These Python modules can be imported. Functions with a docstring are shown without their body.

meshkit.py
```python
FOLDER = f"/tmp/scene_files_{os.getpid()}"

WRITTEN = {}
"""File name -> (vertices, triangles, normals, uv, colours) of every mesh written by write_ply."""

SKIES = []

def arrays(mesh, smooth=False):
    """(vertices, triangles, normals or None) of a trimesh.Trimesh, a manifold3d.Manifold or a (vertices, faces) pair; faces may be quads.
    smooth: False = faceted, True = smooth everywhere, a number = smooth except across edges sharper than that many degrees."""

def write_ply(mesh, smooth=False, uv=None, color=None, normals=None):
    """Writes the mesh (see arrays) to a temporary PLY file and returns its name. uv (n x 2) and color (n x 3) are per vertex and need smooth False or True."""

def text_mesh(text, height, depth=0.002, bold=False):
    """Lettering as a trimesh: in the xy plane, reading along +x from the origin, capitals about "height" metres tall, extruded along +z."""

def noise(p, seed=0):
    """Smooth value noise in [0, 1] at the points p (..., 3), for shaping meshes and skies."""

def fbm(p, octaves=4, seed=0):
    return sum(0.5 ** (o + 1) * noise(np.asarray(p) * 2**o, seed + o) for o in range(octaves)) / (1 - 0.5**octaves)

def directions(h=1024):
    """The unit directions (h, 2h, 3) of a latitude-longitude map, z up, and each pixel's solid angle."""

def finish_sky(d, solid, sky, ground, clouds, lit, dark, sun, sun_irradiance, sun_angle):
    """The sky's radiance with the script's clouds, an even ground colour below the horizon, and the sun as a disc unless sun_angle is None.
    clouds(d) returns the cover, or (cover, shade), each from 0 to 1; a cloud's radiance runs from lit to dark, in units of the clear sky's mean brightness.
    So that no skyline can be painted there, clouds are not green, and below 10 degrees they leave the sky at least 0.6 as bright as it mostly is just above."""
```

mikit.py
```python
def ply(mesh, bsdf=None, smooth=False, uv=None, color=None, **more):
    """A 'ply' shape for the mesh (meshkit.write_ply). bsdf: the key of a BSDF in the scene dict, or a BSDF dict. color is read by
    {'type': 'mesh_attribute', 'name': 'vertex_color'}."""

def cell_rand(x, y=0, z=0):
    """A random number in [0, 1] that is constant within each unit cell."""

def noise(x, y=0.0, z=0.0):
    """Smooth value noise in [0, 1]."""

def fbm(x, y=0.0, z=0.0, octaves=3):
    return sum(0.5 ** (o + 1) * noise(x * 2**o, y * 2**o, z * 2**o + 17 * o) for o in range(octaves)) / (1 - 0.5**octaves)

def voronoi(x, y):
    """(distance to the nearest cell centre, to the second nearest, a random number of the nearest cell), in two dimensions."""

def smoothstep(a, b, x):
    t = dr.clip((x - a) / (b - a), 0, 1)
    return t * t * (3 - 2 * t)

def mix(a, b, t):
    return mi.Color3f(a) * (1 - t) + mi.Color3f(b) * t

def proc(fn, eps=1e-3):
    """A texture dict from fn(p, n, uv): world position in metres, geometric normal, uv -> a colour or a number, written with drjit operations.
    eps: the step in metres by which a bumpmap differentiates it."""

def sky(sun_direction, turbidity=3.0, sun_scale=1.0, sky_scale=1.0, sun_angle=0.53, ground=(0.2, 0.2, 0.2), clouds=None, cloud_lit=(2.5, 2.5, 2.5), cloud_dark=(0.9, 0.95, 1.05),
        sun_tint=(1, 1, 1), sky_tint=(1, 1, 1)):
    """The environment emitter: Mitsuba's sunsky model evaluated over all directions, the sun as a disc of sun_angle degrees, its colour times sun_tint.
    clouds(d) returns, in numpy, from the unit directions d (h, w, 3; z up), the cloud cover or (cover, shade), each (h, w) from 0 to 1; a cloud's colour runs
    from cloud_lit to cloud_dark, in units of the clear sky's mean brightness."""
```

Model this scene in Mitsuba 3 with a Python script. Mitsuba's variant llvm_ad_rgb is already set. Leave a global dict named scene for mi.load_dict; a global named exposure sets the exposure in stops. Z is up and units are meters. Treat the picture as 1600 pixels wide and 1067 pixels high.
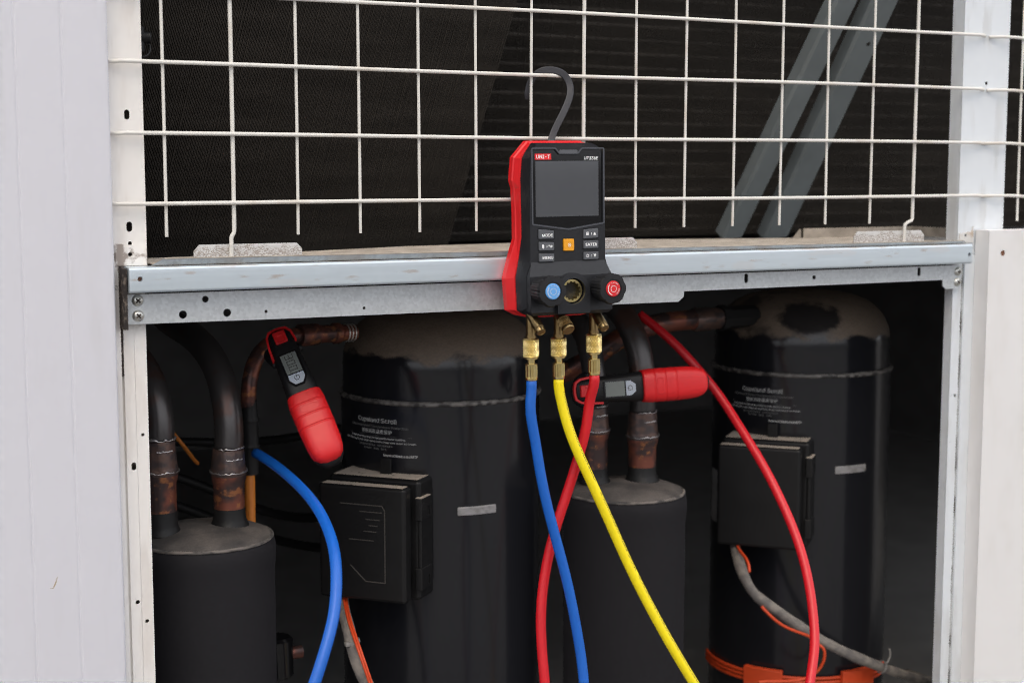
import math, random
import numpy as np, trimesh, drjit as dr, mitsuba as mi
import mikit, meshkit
from mikit import proc, noise, fbm, voronoi, cell_rand, smoothstep, mix
from shapely.geometry import Polygon, Point, box as sbox, LineString
from shapely import affinity, union_all
T = mi.ScalarTransform4f
random.seed(7); rng = np.random.default_rng(7)
scene = {'type': 'scene'}
labels = {}

# ---------------------------------------------------------------- camera, sky, exposure
CAM = np.array([-0.9076, -1.6305, -0.0786])
yaw, pitch = 0.45923, -0.11251
FWD = np.array([math.sin(yaw) * math.cos(pitch), math.cos(yaw) * math.cos(pitch), math.sin(pitch)])
scene['camera'] = {'type': 'thinlens', 'fov': 37.67, 'fov_axis': 'x', 'near_clip': 0.05, 'far_clip': 400.0,
                   'aperture_radius': 0.0054, 'focus_distance': 1.78,
                   'to_world': T().look_at(origin=CAM.tolist(), target=(CAM + FWD).tolist(), up=[0, 0, 1])}
def overcast(d):     # closed cloud deck, paler overhead than at the horizon, with soft lumps
    lumps = meshkit.fbm(d * np.array([2.6, 2.6, 4.5]) + 3.0, 4) - .5
    return np.ones(d.shape[:2]), np.clip(.75 * (1 - d[..., 2] ** .8) + .5 * lumps, 0, 1)
scene['sky'] = mikit.sky([-0.35, -0.55, 0.76], turbidity=3, sun_scale=0.1, sun_angle=30, clouds=overcast,
                         cloud_lit=(2.95, 2.98, 3.12), cloud_dark=(1.05, 1.07, 1.14), ground=(0.12, 0.12, 0.12))
exposure = 2.85

# ---------------------------------------------------------------- materials
def pbr(name, color, rough=0.5, metal=0.0, spec=0.5, bump=None, scale=1.0, **more):
    def c(v):
        if callable(v): return proc(v)
        return {'type': 'rgb', 'value': list(v)} if isinstance(v, (tuple, list)) else float(v)
    b = {'type': 'principled', 'base_color': c(color), 'roughness': c(rough), 'metallic': c(metal), 'specular': spec, **more}
    if bump is not None:
        b = {'type': 'bumpmap', 'arbitrary': proc(bump, 4e-4), 'scale': scale, 'bsdf': b}
    scene[name] = {'type': 'twosided', 'bsdf': b}
    return name

def stains(base, dirt, fx, fz, lo, hi):
    def f(p, n, uv):
        m = smoothstep(lo, hi, fbm(p.x * fx, p.y * fx, p.z * fz, octaves=4))
        return mix(base, dirt, m)
    return f
peel = lambda p, n, uv: fbm(p.x * 420, p.y * 420, p.z * 420, octaves=2) * 0.00012
pbr('m_panel_left', stains((.605, .602, .64), (.565, .56, .585), 40, 5, .52, .80), .42, bump=peel)
def cream_f(p, n, uv):
    m = smoothstep(.52, .72, fbm(p.x * 60, p.y * 60, p.z * 9, octaves=4))
    c = mix((.77, .745, .71), (.64, .59, .54), m * .5)
    # rust and grime round the splice beside the beam's end
    g = fbm(p.x * 160, p.y * 160, p.z * 160, octaves=4)
    near = dr.exp(-dr.square((p.z + .168) / .016)) + dr.exp(-dr.square((p.x + .5685) / .0045)) * smoothstep(-.30, -.26, p.z) * smoothstep(-.14, -.17, p.z)
    d = smoothstep(.62, .80, g * .75 + near * .30)
    return mix(c, (.20, .15, .12), d * .8)
pbr('m_post_left', cream_f, .5, bump=peel)
def postr_f(p, n, uv):
    m = smoothstep(.50, .70, fbm(p.x * 50, p.y * 50, p.z * 8, octaves=4))
    return mix((.67, .705, .735), (.55, .56, .56), m * .6)
pbr('m_post_right', postr_f, .45, bump=peel)
pbr('m_panel_right', stains((.72, .71, .70), (.68, .665, .645), 30, 8, .50, .8), .45, bump=peel)
pbr('m_wire', stains((.69, .67, .62), (.60, .55, .48), 26, 26, .55, .85), .4)
def galv_f(a):
    def f(p, n, uv):
        d1, d2, r = voronoi(p.x * 330 + p.y * 90, p.z * 330 + p.y * 200)
        s = fbm(p.x * 30, p.y * 30, p.z * 90, octaves=3)
        return mi.Color3f(*a) * (0.86 + 0.16 * r + 0.16 * s)
    return f
grain = lambda p, n, uv: noise(p.x * 900, p.y * 900, p.z * 900) * 0.00005
pbr('m_galv', galv_f((.54, .565, .58)), .42, .5, .5, bump=grain)
pbr('m_lip_shade', galv_f((.36, .375, .385)), .45, .5)  # galvanized steel again, darkened to carry the shade on the lip
def rail_f(p, n, uv):
    s = fbm(p.x * 14, p.y * 200, p.z * 200, octaves=3)
    g = fbm(p.x * 42, p.y * 150, p.z * 150, octaves=4)
    rust = smoothstep(.56, .80, g + .20 * smoothstep(-.1832, -.1802, p.z) - .10)
    pale = smoothstep(.62, .70, fbm(p.x * 18 + 9, p.y * 60, p.z * 60, octaves=3))
    return mix(mix(mi.Color3f(.63, .705, .755) * (.92 + .12 * s), (.66, .65, .64), pale * .4), (.46, .38, .31), rust * .7)
pbr('m_rail', rail_f, .30, .55, .5)
def brace_f(p, n, uv):
    s = fbm(p.x * 20, p.y * 20, p.z * 20, octaves=3)
    return mi.Color3f(.25, .285, .295) * (.85 + .3 * s)
pbr('m_brace', brace_f, .5, .3)
def dust_f(p, n, uv):
    s = fbm(p.x * 60, p.y * 60, p.z * 60, octaves=4)
    return mix((.42, .37, .31), (.30, .26, .215), smoothstep(.3, .7, s))
pbr('m_dust_sheet', dust_f, .8)
def bracket_f(p, n, uv):
    s = fbm(p.x * 850, p.y * 850, p.z * 850, octaves=3)
    w = fbm(p.x * 120, 3.0, 0.0, octaves=3)                    # corroded up to a ragged line
    line = smoothstep(-.1595, -.1650, p.z + .010 * (w - .5))
    return mix((.62, .62, .61), (.33, .285, .25), smoothstep(.38, .62, s) * line)
pbr('m_bracket', bracket_f, .6, .1)
pbr('m_plate', stains((.62, .61, .59), (.46, .37, .29), 90, 90, .50, .75), .6)
pbr('m_grime_shade', lambda p, n, uv: mix((.022, .017, .015), (.13, .105, .085), smoothstep(.50, .75, fbm(p.x * 420, p.y * 260, p.z * 260, octaves=3))), .9)  # brown black grime, also used for the dark sheets behind the post holes
pbr('m_scuff', (.36, .27, .15), .8)
pbr('m_rust', lambda p, n, uv: mix((.10, .045, .03), (.22, .10, .06), fbm(p.x * 700, p.y * 700, p.z * 700)), .9)
pbr('m_screw', (.62, .62, .58), .28, .8)
pbr('m_cabinet_shade', lambda p, n, uv: mi.Color3f(.22, .217, .212) * (.85 + .3 * fbm(p.x * 15, p.y * 15, p.z * 15)), .7)  # grey held below bare steel; shade of the recess put into the colour
pbr('m_fin', lambda p, n, uv: mi.Color3f(.050, .044, .038) * (.6 + .8 * fbm(p.x * 8, p.y * 8, p.z * 55)), .6, .2)
pbr('m_coil_core', (.018, .016, .014), .7)
pbr('m_concrete_wall', lambda p, n, uv: mix((.30, .295, .285), (.23, .225, .215), fbm(p.x * 3, p.y * 3, p.z * 3, octaves=4)), .85)
pbr('m_concrete', lambda p, n, uv: mix((.145, .14, .135), (.10, .097, .093), fbm(p.x * 3, p.y * 3, 0, octaves=5)), .85)

def dust_mask(p):           # brown dust lying on the dome, with a ragged edge, partly wiped off the right compressor
    g = fbm(p.x * 30, p.y * 30, p.z * 30, octaves=5); f = fbm(p.x * 420, p.y * 420, p.z * 420, octaves=2)
    d = smoothstep(-.3315, -.3215, p.z + .034 * (g - .5) + .004 * (f - .5))
    h = fbm(p.x * 20 + 3.1, p.y * 20, p.z * 20, octaves=4)
    k = fbm(p.x * 70, p.y * 70, p.z * 70, octaves=4)
    r2 = dr.square((p.x - .502) / .036) + dr.square((p.y - .195) / .055) + dr.square((p.z + .300) / .026)
    wipe = smoothstep(1.4, .5, r2 + 2.4 * (h - .5) + 2.0 * (k - .5)) + .7 * smoothstep(.44, .66, h + .5 * (k - .5)) * smoothstep(.55, .49, p.x)
    wipe = dr.minimum(wipe, 1) * smoothstep(.30, .34, p.x)
    return d * (1 - .92 * wipe) * (.72 + .4 * f)
pbr('m_shell', lambda p, n, uv: mix((.0120, .0125, .0155), (.165, .127, .096), dr.clip(dust_mask(p), 0, 1)), lambda p, n, uv: mi.Float(.17) + .5 * dust_mask(p), spec=.50,
    bump=lambda p, n, uv: fbm(p.x * 11, p.y * 11, p.z * 4, octaves=2) * .0004)
def seam_f(p, n, uv):
    g = fbm(p.x * 140, p.y * 140, p.z * 140, octaves=4)
    return mix((.035, .033, .032), (.20, .188, .175), smoothstep(.30, .70, g + 16 * (p.z + .3845)))
pbr('m_seam', seam_f, .5)
pbr('m_tab', stains((.28, .275, .28), (.20, .195, .19), 160, 160, .45, .7), .45)
pbr('m_print', (.50, .50, .50), .6)
pbr('m_print_dim', (.16, .16, .16), .6)
pbr('m_white_print', (.80, .80, .80), .5)
pbr('m_box', lambda p, n, uv: mi.Color3f(.008, .008, .0085) * (.8 + .5 * fbm(p.x * 40, p.y * 40, p.z * 40)), .38, 0, .35, bump=grain)
def boxtop_f(p, n, uv):
    g = fbm(p.x * 150, p.y * 150, p.z * 150, octaves=4)
    return mix((.05, .047, .043), (.36, .31, .26), smoothstep(.18, .36, g))
pbr('m_box_dust', boxtop_f, .85)
pbr('m_box_line', (.050, .046, .042), .6)
def foam_f(p, n, uv):
    g = fbm(p.x * 500, p.y * 500, p.z * 500, octaves=2); l = fbm(p.x * 14, p.y * 14, p.z * 9, octaves=3)
    return mi.Color3f(.0145, .0138, .0160) * (.8 + .25 * g + .2 * l)
pbr('m_foam', foam_f, .8, 0, .2)
def foamtop_f(p, n, uv):    # settled dust on the lid, thicker along the worn rim
    g = fbm(p.x * 26, p.y * 26, p.z * 26, octaves=5); f = fbm(p.x * 600, p.y * 600, p.z * 600, octaves=2)
    return mix((.040, .037, .036), (.105, .092, .083), smoothstep(.25, .75, g)) * (.8 + .4 * f)
pbr('m_foam_dust', foamtop_f, .85)
pbr('m_rim_dust', lambda p, n, uv: mix((.05, .048, .047), (.17, .15, .135), smoothstep(.30, .66, fbm(p.x * 90, p.y * 90, p.z * 160, octaves=4))), .85)
def copper_f(p, n, uv):
    g = fbm(p.x * 45, p.y * 45, p.z * 45, octaves=4); h = fbm(p.x * 120 + 5, p.y * 120, p.z * 120, octaves=3)
    c = mix((.22, .075, .050), (.065, .043, .042), smoothstep(.36, .66, g))
    return mix(c, (.38, .15, .06), smoothstep(.58, .76, h) * .8)
pbr('m_copper', copper_f, .38, .55)
def steel_f(p, n, uv):
    g = fbm(p.x * 35, p.y * 35, p.z * 25, octaves=4)
    return mix((.085, .080, .080), (.10, .060, .050), smoothstep(.50, .68, g))
pbr('m_pipe_dark', steel_f, .34, .7)
pbr('m_flux', lambda p, n, uv: mix((.13, .080, .065), (.07, .055, .055), smoothstep(.35, .65, fbm(p.x * 90, p.y * 90, p.z * 120, octaves=4))), .34, .5)
pbr('m_silver', (.62, .60, .60), .25, .9)
pbr('m_rubber', (.010, .010, .0105), .5, 0, .35)
pbr('m_orange_tube', (.62, .20, .03), .4)
pbr('m_orange_wire', (.58, .062, .014), .5)
pbr('m_conduit', stains((.13, .12, .115), (.24, .215, .19), 60, 60, .35, .70), .85)
pbr('m_tie', (.22, .21, .20), .6)
# gauge, hoses, clamps
matte = lambda p, n, uv: noise(p.x * 1500, p.y * 1500, p.z * 1500) * .00003
pbr('m_red', (.68, .014, .018), .40, bump=matte)
pbr('m_red_clamp', (.58, .010, .013), .42)
pbr('m_body', (.0125, .0132, .0160), .40, 0, .4, bump=matte)
pbr('m_face', (.055, .059, .070), .34, 0, .6, bump=matte)
pbr('m_black_plastic', (.0072, .0072, .0080), .45, 0, .35, bump=matte)
pbr('m_glass_black', (.006, .006, .0068), .08)
pbr('m_lcd', (.070, .074, .082), .08, 0, .7)
pbr('m_button', (.085, .090, .100), .5)
pbr('m_orange_button', (.78, .33, .01), .45)
pbr('m_knob', (.010, .0103, .0118), .45, 0, .4, bump=matte)
pbr('m_blue_cap', (.12, .35, .72), .4)
pbr('m_red_cap', (.60, .018, .022), .4)
def brass_f(p, n, uv):
    return mix((.86, .72, .34), (.72, .56, .24), fbm(p.x * 250, p.y * 250, p.z * 250, octaves=3))
pbr('m_brass', brass_f, .20, 1.0)
pbr('m_brass_shaded', lambda p, n, uv: mix((.42, .30, .14), (.25, .17, .08), fbm(p.x * 200, p.y * 200, p.z * 200)), .30, 1.0)  # duller brass, darkened for the shade under the gauge
pbr('m_hook', (.022, .022, .027), .45)
pbr('m_hose_blue', (.006, .105, .47), .38)
pbr('m_hose_yellow', (.88, .71, .006), .38)
pbr('m_hose_red', (.57, .009, .017), .36)
pbr('m_ink', (.03, .03, .03), .6)
pbr('m_lcd_clamp', (.15, .165, .155), .2)
pbr('m_grey_button', (.36, .40, .46), .4)

# ---------------------------------------------------------------- scene helpers
def numbered(name):
    if name not in scene and name not in labels: return name
    k = 1
    while f'{name}_{k:03d}' in scene or f'{name}_{k:03d}' in labels: k += 1
    return f'{name}_{k:03d}'
def thing(name, label, cat, group=None, kind=None):
    key = numbered(name)
    labels[key] = {'label': label, 'category': cat}
    if group: labels[key]['group'] = group
    if kind: labels[key]['kind'] = kind
    return key
def part(root, name, mesh, mat, smooth=30, label=None, kind=None):
    key = numbered(f'{root}__{name}')
    scene[key] = mikit.ply(mesh, mat, smooth=smooth)
    if label or kind:
        labels[key] = {}
        if label: labels[key]['label'] = label
        if kind: labels[key]['kind'] = kind
    return key
def solo(name, mesh, mat, label, cat, smooth=30, group=None, kind=None):
    key = thing(name, label, cat, group, kind)
    scene[key] = mikit.ply(mesh, mat, smooth=smooth)
    return key
# ---------------------------------------------------------------- mesh helpers
cat = lambda *m: trimesh.util.concatenate([x for x in m])
def bx(x0, x1, y0, y1, z0, z1):
    m = trimesh.creation.box((x1 - x0, y1 - y0, z1 - z0)); m.apply_translation(((x0 + x1) / 2, (y0 + y1) / 2, (z0 + z1) / 2)); return m
def rbox(sx, sy, sz, r, sub=1):
    s = trimesh.creation.icosphere(subdivisions=sub, radius=r).vertices
    c = np.array([[a, b, d] for a in (-1, 1) for b in (-1, 1) for d in (-1, 1)]) * (np.array([sx, sy, sz]) / 2 - r)
    return trimesh.convex.convex_hull((c[:, None] + s[None]).reshape(-1, 3))
def frame(o, x, y, z):
    M = np.eye(4); M[:3, 0], M[:3, 1], M[:3, 2], M[:3, 3] = x, y, z, o; return M
def put(m, M): m = m.copy(); m.apply_transform(M); return m
XZ = lambda y: frame((0, y, 0), (1, 0, 0), (0, 0, 1), (0, -1, 0))        # drawn (a, b, c) -> x = a, z = b, towards the viewer = c
def extrude(poly, h):
    g = [trimesh.creation.extrude_polygon(p, h, engine='earcut') for p in getattr(poly, 'geoms', [poly])]
    return cat(*g)
def sheet(poly, y, th): return put(extrude(poly, th), XZ(y + th))         # front face at y, thickness th behind it
def basis(d):
    d = np.asarray(d, float) / np.linalg.norm(d); a = np.array([0, 0, 1.]) if abs(d[2]) < .9 else np.array([1., 0, 0])
    x = np.cross(a, d); x /= np.linalg.norm(x); return x, np.cross(d, x), d
def lathe(prof, n=32, o=(0, 0, 0), d=(0, 0, 1)):
    m = trimesh.creation.revolve(np.array(prof, float), sections=n); m.merge_vertices(); m.update_faces(m.nondegenerate_faces())
    if m.volume < 0: m.invert()
    return put(m, frame(o, *basis(d)))
def cyl(p, q, r, n=24, bev=0.0):
    p, q = np.array(p, float), np.array(q, float); L = np.linalg.norm(q - p); b = bev
    prof = [(0, 0), (r - b, 0), (r, b), (r, L - b), (r - b, L), (0, L)] if b else [(0, 0), (r, 0), (r, L), (0, L)]
    return lathe(prof, n, p, q - p)
def spline(pts, n=60):
    from scipy.interpolate import CubicSpline
    p = np.array(pts, float); t = np.r_[0, np.cumsum(np.linalg.norm(np.diff(p, axis=0), axis=1))]
    return CubicSpline(t, p)(np.linspace(0, t[-1], n))
def sweep(pts, r, n=16, ref=None, ell=None, sq=1.0):
    p = np.array(pts, float); r = np.broadcast_to(r, len(p)); t = np.gradient(p, axis=0); t /= np.linalg.norm(t, axis=1)[:, None]
    x = np.cross(t[0], [0.31, .9, .2] if ref is None else ref); x /= np.linalg.norm(x); V = []; ang = np.arange(n) * 2 * np.pi / n
    ex, ey = ell or (1, 1)
    for k in range(len(p)):
        if ref is not None: x = np.cross(t[k], ref)
        x = x - t[k] * (x @ t[k]); x /= np.linalg.norm(x); y = np.cross(t[k], x)
        c, s_ = np.cos(ang)[:, None], np.sin(ang)[:, None]; V.append(p[k] + r[k] * (ex * np.sign(c) * abs(c) ** sq * x + ey * np.sign(s_) * abs(s_) ** sq * y))
    V = np.concatenate(V + [p[:1], p[-1:]]); F = []; m = len(p)
    for k in range(m - 1):
        for j in range(n):
            a, b = k * n + j, k * n + (j + 1) % n
            F += [(a, b, b + n), (a, b + n, a + n)]
    for j in range(n):
        F += [(m * n, (j + 1) % n, j), (m * n + 1, (m - 1) * n + j, (m - 1) * n + (j + 1) % n)]
    return trimesh.Trimesh(V, F, process=False)
def loft(rings):
    n = len(rings[0]); V = np.concatenate([np.array(r, float) for r in rings] + [np.mean(rings[0], 0)[None], np.mean(rings[-1], 0)[None]]); F = []
    for k in range(len(rings) - 1):
        for j in range(n):
            a, b = k * n + j, k * n + (j + 1) % n
            F += [(a, b, b + n), (a, b + n, a + n)]
    e = len(rings) * n
    for j in range(n):
        F += [(e, (j + 1) % n, j), (e + 1, e - n + j, e - n + (j + 1) % n)]
    m = trimesh.Trimesh(V, F, process=False)
    if m.volume < 0: m.invert()
    return m
def solid(m):
    m = trimesh.Trimesh(m.vertices.round(8), m.faces, process=True); m.merge_vertices(); m.update_faces(m.nondegenerate_faces()); m.remove_unreferenced_vertices()
    if m.volume < 0: m.invert()
    return m
def diff(a, *b): return trimesh.boolean.difference([solid(q) for q in (a, *b)], engine='manifold', check_volume=False)
def text(s, height, width=None, bold=False, depth=.0003, center=True, slant=0.0):
    m = meshkit.text_mesh(s, height, depth, bold)
    v = m.vertices
    v[:, 0] -= v[:, 0].min()
    w = v[:, 0].max()
    if width: v[:, 0] *= width / w; w = width
    if slant: v[:, 0] += slant * v[:, 1]
    if center: v[:, 0] -= w / 2
    m.vertices = v
    return m
slot = lambda x, z, w, h: LineString([(x, z - (h - w) / 2), (x, z + (h - w) / 2)]).buffer(w / 2, 8)
hole = lambda x, z, r: Point(x, z).buffer(r, 8)

# ---------------------------------------------------------------- the setting
key = thing('ground', 'grey concrete paving in front of the cabinet', 'ground', kind='structure'); labels[key] = {'kind': 'structure', 'label': 'grey concrete ground in front of the cabinet'}
g = trimesh.Trimesh([(-150, -150, -1.05), (150, -150, -1.05), (150, 150, -1.05), (-150, 150, -1.05)], [(0, 1, 2), (0, 2, 3)], process=False)
scene[key] = mikit.ply(g, 'm_concrete')

pw = thing('reflection_wall', 'added unseen concrete wall facing the cabinet, there for its reflection in the gauge screen', 'wall')  # out of view, put in to be mirrored in glossy surfaces
part(pw, 'wall', bx(-14, 4.7, -9.2, -9.0, -1.05, .10), 'm_concrete_wall', False)
part(pw, 'coping', bx(-14.03, 4.73, -9.24, -8.96, .102, .15), 'm_concrete_wall', False)
cab = thing('equipment_cabinet', 'inside of the open cooling unit cabinet behind the compressors, deepened and greyed down for shade', 'cabinet')
part(cab, 'back_panel', bx(-.665, 2.63, 3.20, 3.21, -1.02, .634), 'm_cabinet_shade', False)  # pushed far back so the recess falls dark
part(cab, 'side_panel', bx(-.66, -.645, .03, 3.204, -1.02, .63), 'm_cabinet_shade', False)
part(cab, 'side_panel', bx(2.6, 2.615, .03, 3.204, -1.02, .63), 'm_cabinet_shade', False)
part(cab, 'floor_panel', bx(-.652, 2.608, .02, 3.206, -1.0, -.985), 'm_cabinet_shade', False)
part(cab, 'added_roof', bx(-.652, 2.608, .0085, 3.206, -.2060, -.2005), 'm_cabinet_shade', False)  # deck added to keep sky light out of the compartment
part(cab, 'top_panel', bx(-.655, 2.611, .028, 3.203, .622, .636), 'm_cabinet_shade', False)
wb = thing('wiring_bundle', 'dark cables running back behind the left accumulator', 'cable')
for dy, pts in enumerate(([(-.56, .45, -.47), (-.4288, .5, -.5043), (-.3456, .5, -.5404), (-.2593, .5, -.5827), (-.1622, .55, -.611), (-.02, .62, -.64)], [(-.56, .58, -.478), (-.3762, .6, -.4828), (-.2471, .6, -.4933), (-.143, .62, -.4915), (.05, .70, -.49)],
                         [(-.56, .46, -.52), (-.40, .52, -.56), (-.27, .52, -.62), (-.16, .55, -.66), (-.02, .60, -.68)])):
    part(wb, 'cable', sweep(spline(pts, 40), .007, 10), 'm_rubber', True)

# ---------------------------------------------------------------- left cover panel: one folded sheet with shallow ribs
def rib_sheet(xs, ys, z0, z1, th=.0012):
    n = len(xs); V, F = [], []
    for z in (z0, z1):
        V += [(x, y, z) for x, y in zip(xs, ys)] + [(x, y + th, z) for x, y in zip(xs, ys)]
    V = np.array(V)
    for i in range(n - 1):
        F += [(i, i + 1, 2 * n + i + 1), (i, 2 * n + i + 1, 2 * n + i), (n + i, 3 * n + i + 1, n + i + 1), (n + i, 3 * n + i, 3 * n + i + 1),
              (2 * n + i, 2 * n + i + 1, 3 * n + i + 1), (2 * n + i, 3 * n + i + 1, 3 * n + i), (i, n + i + 1, i + 1), (i, n + i, n + i + 1)]
    return trimesh.Trimesh(V, F, process=False)
xs, ys = [-1.32], [-.012]
for x in np.arange(-.6735 - 12 * .0467, -.62, .0467):
    xs += [x - .0019, x - .0006, x + .0006, x + .0019]; ys += [-.012, -.0112, -.0112, -.0122]
    xs += [x + .030, x + .034]; ys += [-.0122, -.0120]
xs += [-.5835, -.5805, -.579, -.5787, -.5787]; ys += [-.012, -.0112, -.0092, -.006, .009]
pl = thing('cover_panel', 'large pale lilac white sheet metal panel left of the wire guard', 'panel')
part(pl, 'sheet', rib_sheet(xs, ys, -1.0, .62), 'm_panel_left', 25)
part(pl, 'scuff', cat(sweep([(-.6492, -.0124, -.5085), (-.6515, -.0125, -.5150), (-.6535, -.0124, -.5195)], [.0002, .0006, .0004], 6), sweep([(-.6535, -.0124, -.5195), (-.6572, -.0124, -.5200)], [.0004, .0002], 6)), 'm_scuff', True, label='small brown scratch')

# ---------------------------------------------------------------- left post
post = thing('frame_post', 'cream painted metal post with punched holes between the pale left panel and the wire guard', 'post')
def holes(poly, *hs):
    for h in hs: poly = poly.difference(h)
    return poly
up = holes(sbox(-.600, -.1535, -.5395, .62), slot(-.557, -.0179, .0058, .0105), slot(-.5577, -.1377, .0064, .0110), hole(-.5575, -.1556, .0024), slot(-.557, .13, .0058, .0105))
up = holes(sbox(-.600, -.1800, -.5395, .62), slot(-.557, -.0179, .0058, .0105), slot(-.5577, -.1377, .0064, .0110), hole(-.5575, -.1556, .0022), hole(-.5576, -.1675, .0022))
part(post, 'upper_face', cat(sheet(up, .010, .0015), bx(-.5395 - .0015, -.5395, .0118, .034, -.18, .62)), 'm_post_left', 20)
low = holes(sbox(-.5555, -1.0, -.5425, -.1805), hole(-.549, -.3662, .0019), hole(-.550, -.5767, .0022))
low2 = holes(sbox(-.5675, -1.0, -.5560, -.1805), slot(-.5600, -.4003, .0052, .0088), hole(-.560, -.5534, .0024))
part(post, 'lower_face', cat(sheet(low2, .0105, .0015), sheet(low, .0118, .0015), bx(-.5440, -.5425, .0135, .036, -1.0, -.1805)), 'm_post_left', 20)
part(post, 'side_flange', bx(-.600, -.5705, .0085, .0165, -1.0, -.1805), 'm_post_left', 20)
part(post, 'splice_plate', sheet(Polygon([(-.5735, -.1795), (-.5735, -.1575), (-.5705, -.156), (-.5555, -.1575), (-.5410, -.1600), (-.5405, -.1795)]).difference(hole(-.5576, -.1675, .0028)), .0078, .0018), 'm_post_left', 20, label='rust stained splice plate')
part(post, 'dark_backing', bx(-.603, -.546, .022, .026, -1.0, .62), 'm_grime_shade', False)  # dark sheet behind the punched holes keeps them black
part(post, 'grime_seam', bx(-.5703, -.5680, .0095, .0150, -.300, -.181), 'm_grime_shade', False)
part(post, 'groove', bx(-.5710, -.5670, .0142, .0160, -1.0, -.3005), 'm_post_left', False)

# ---------------------------------------------------------------- wire guards
COLS = [-.5191, -.4434, -.3695, -.2948, -.2206, -.1470, -.0732, 0., .0742, .1478, .2223, .2972, .3725, .4490, .5247]
ROWS = [.1875, .1125, .0376, -.0379, -.1125]
guard = thing('wire_guard', 'cream welded wire mesh guard across the dark coil with the gauge hooked on it', 'wire guard')
for k, z in enumerate(ROWS):
    xr = [.652, .6485, .6490, .6515, .655][k]; xl = [-.575, -.575, -.5760, -.5735, -.5770][k]
    ph = rng.random(2) * 6
    pts = [(xl - .001, .0115, z)] + [(xl, .006, z), (xl + .004, .001, z - .0004)] + [(x, .0006 * math.sin(9 * x + ph[0]), z + .0006 * math.sin(7 * x + ph[1])) for x in np.linspace(xl + .012, xr - .03, 26)]
    pts += [(xr - .012, .002, z), (xr - .003, .0045, z - .0006), (xr, .0075, z - .0010)]
    part(guard, 'horizontal_wire', sweep(pts, .00225, 12), 'm_wire', True)
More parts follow.
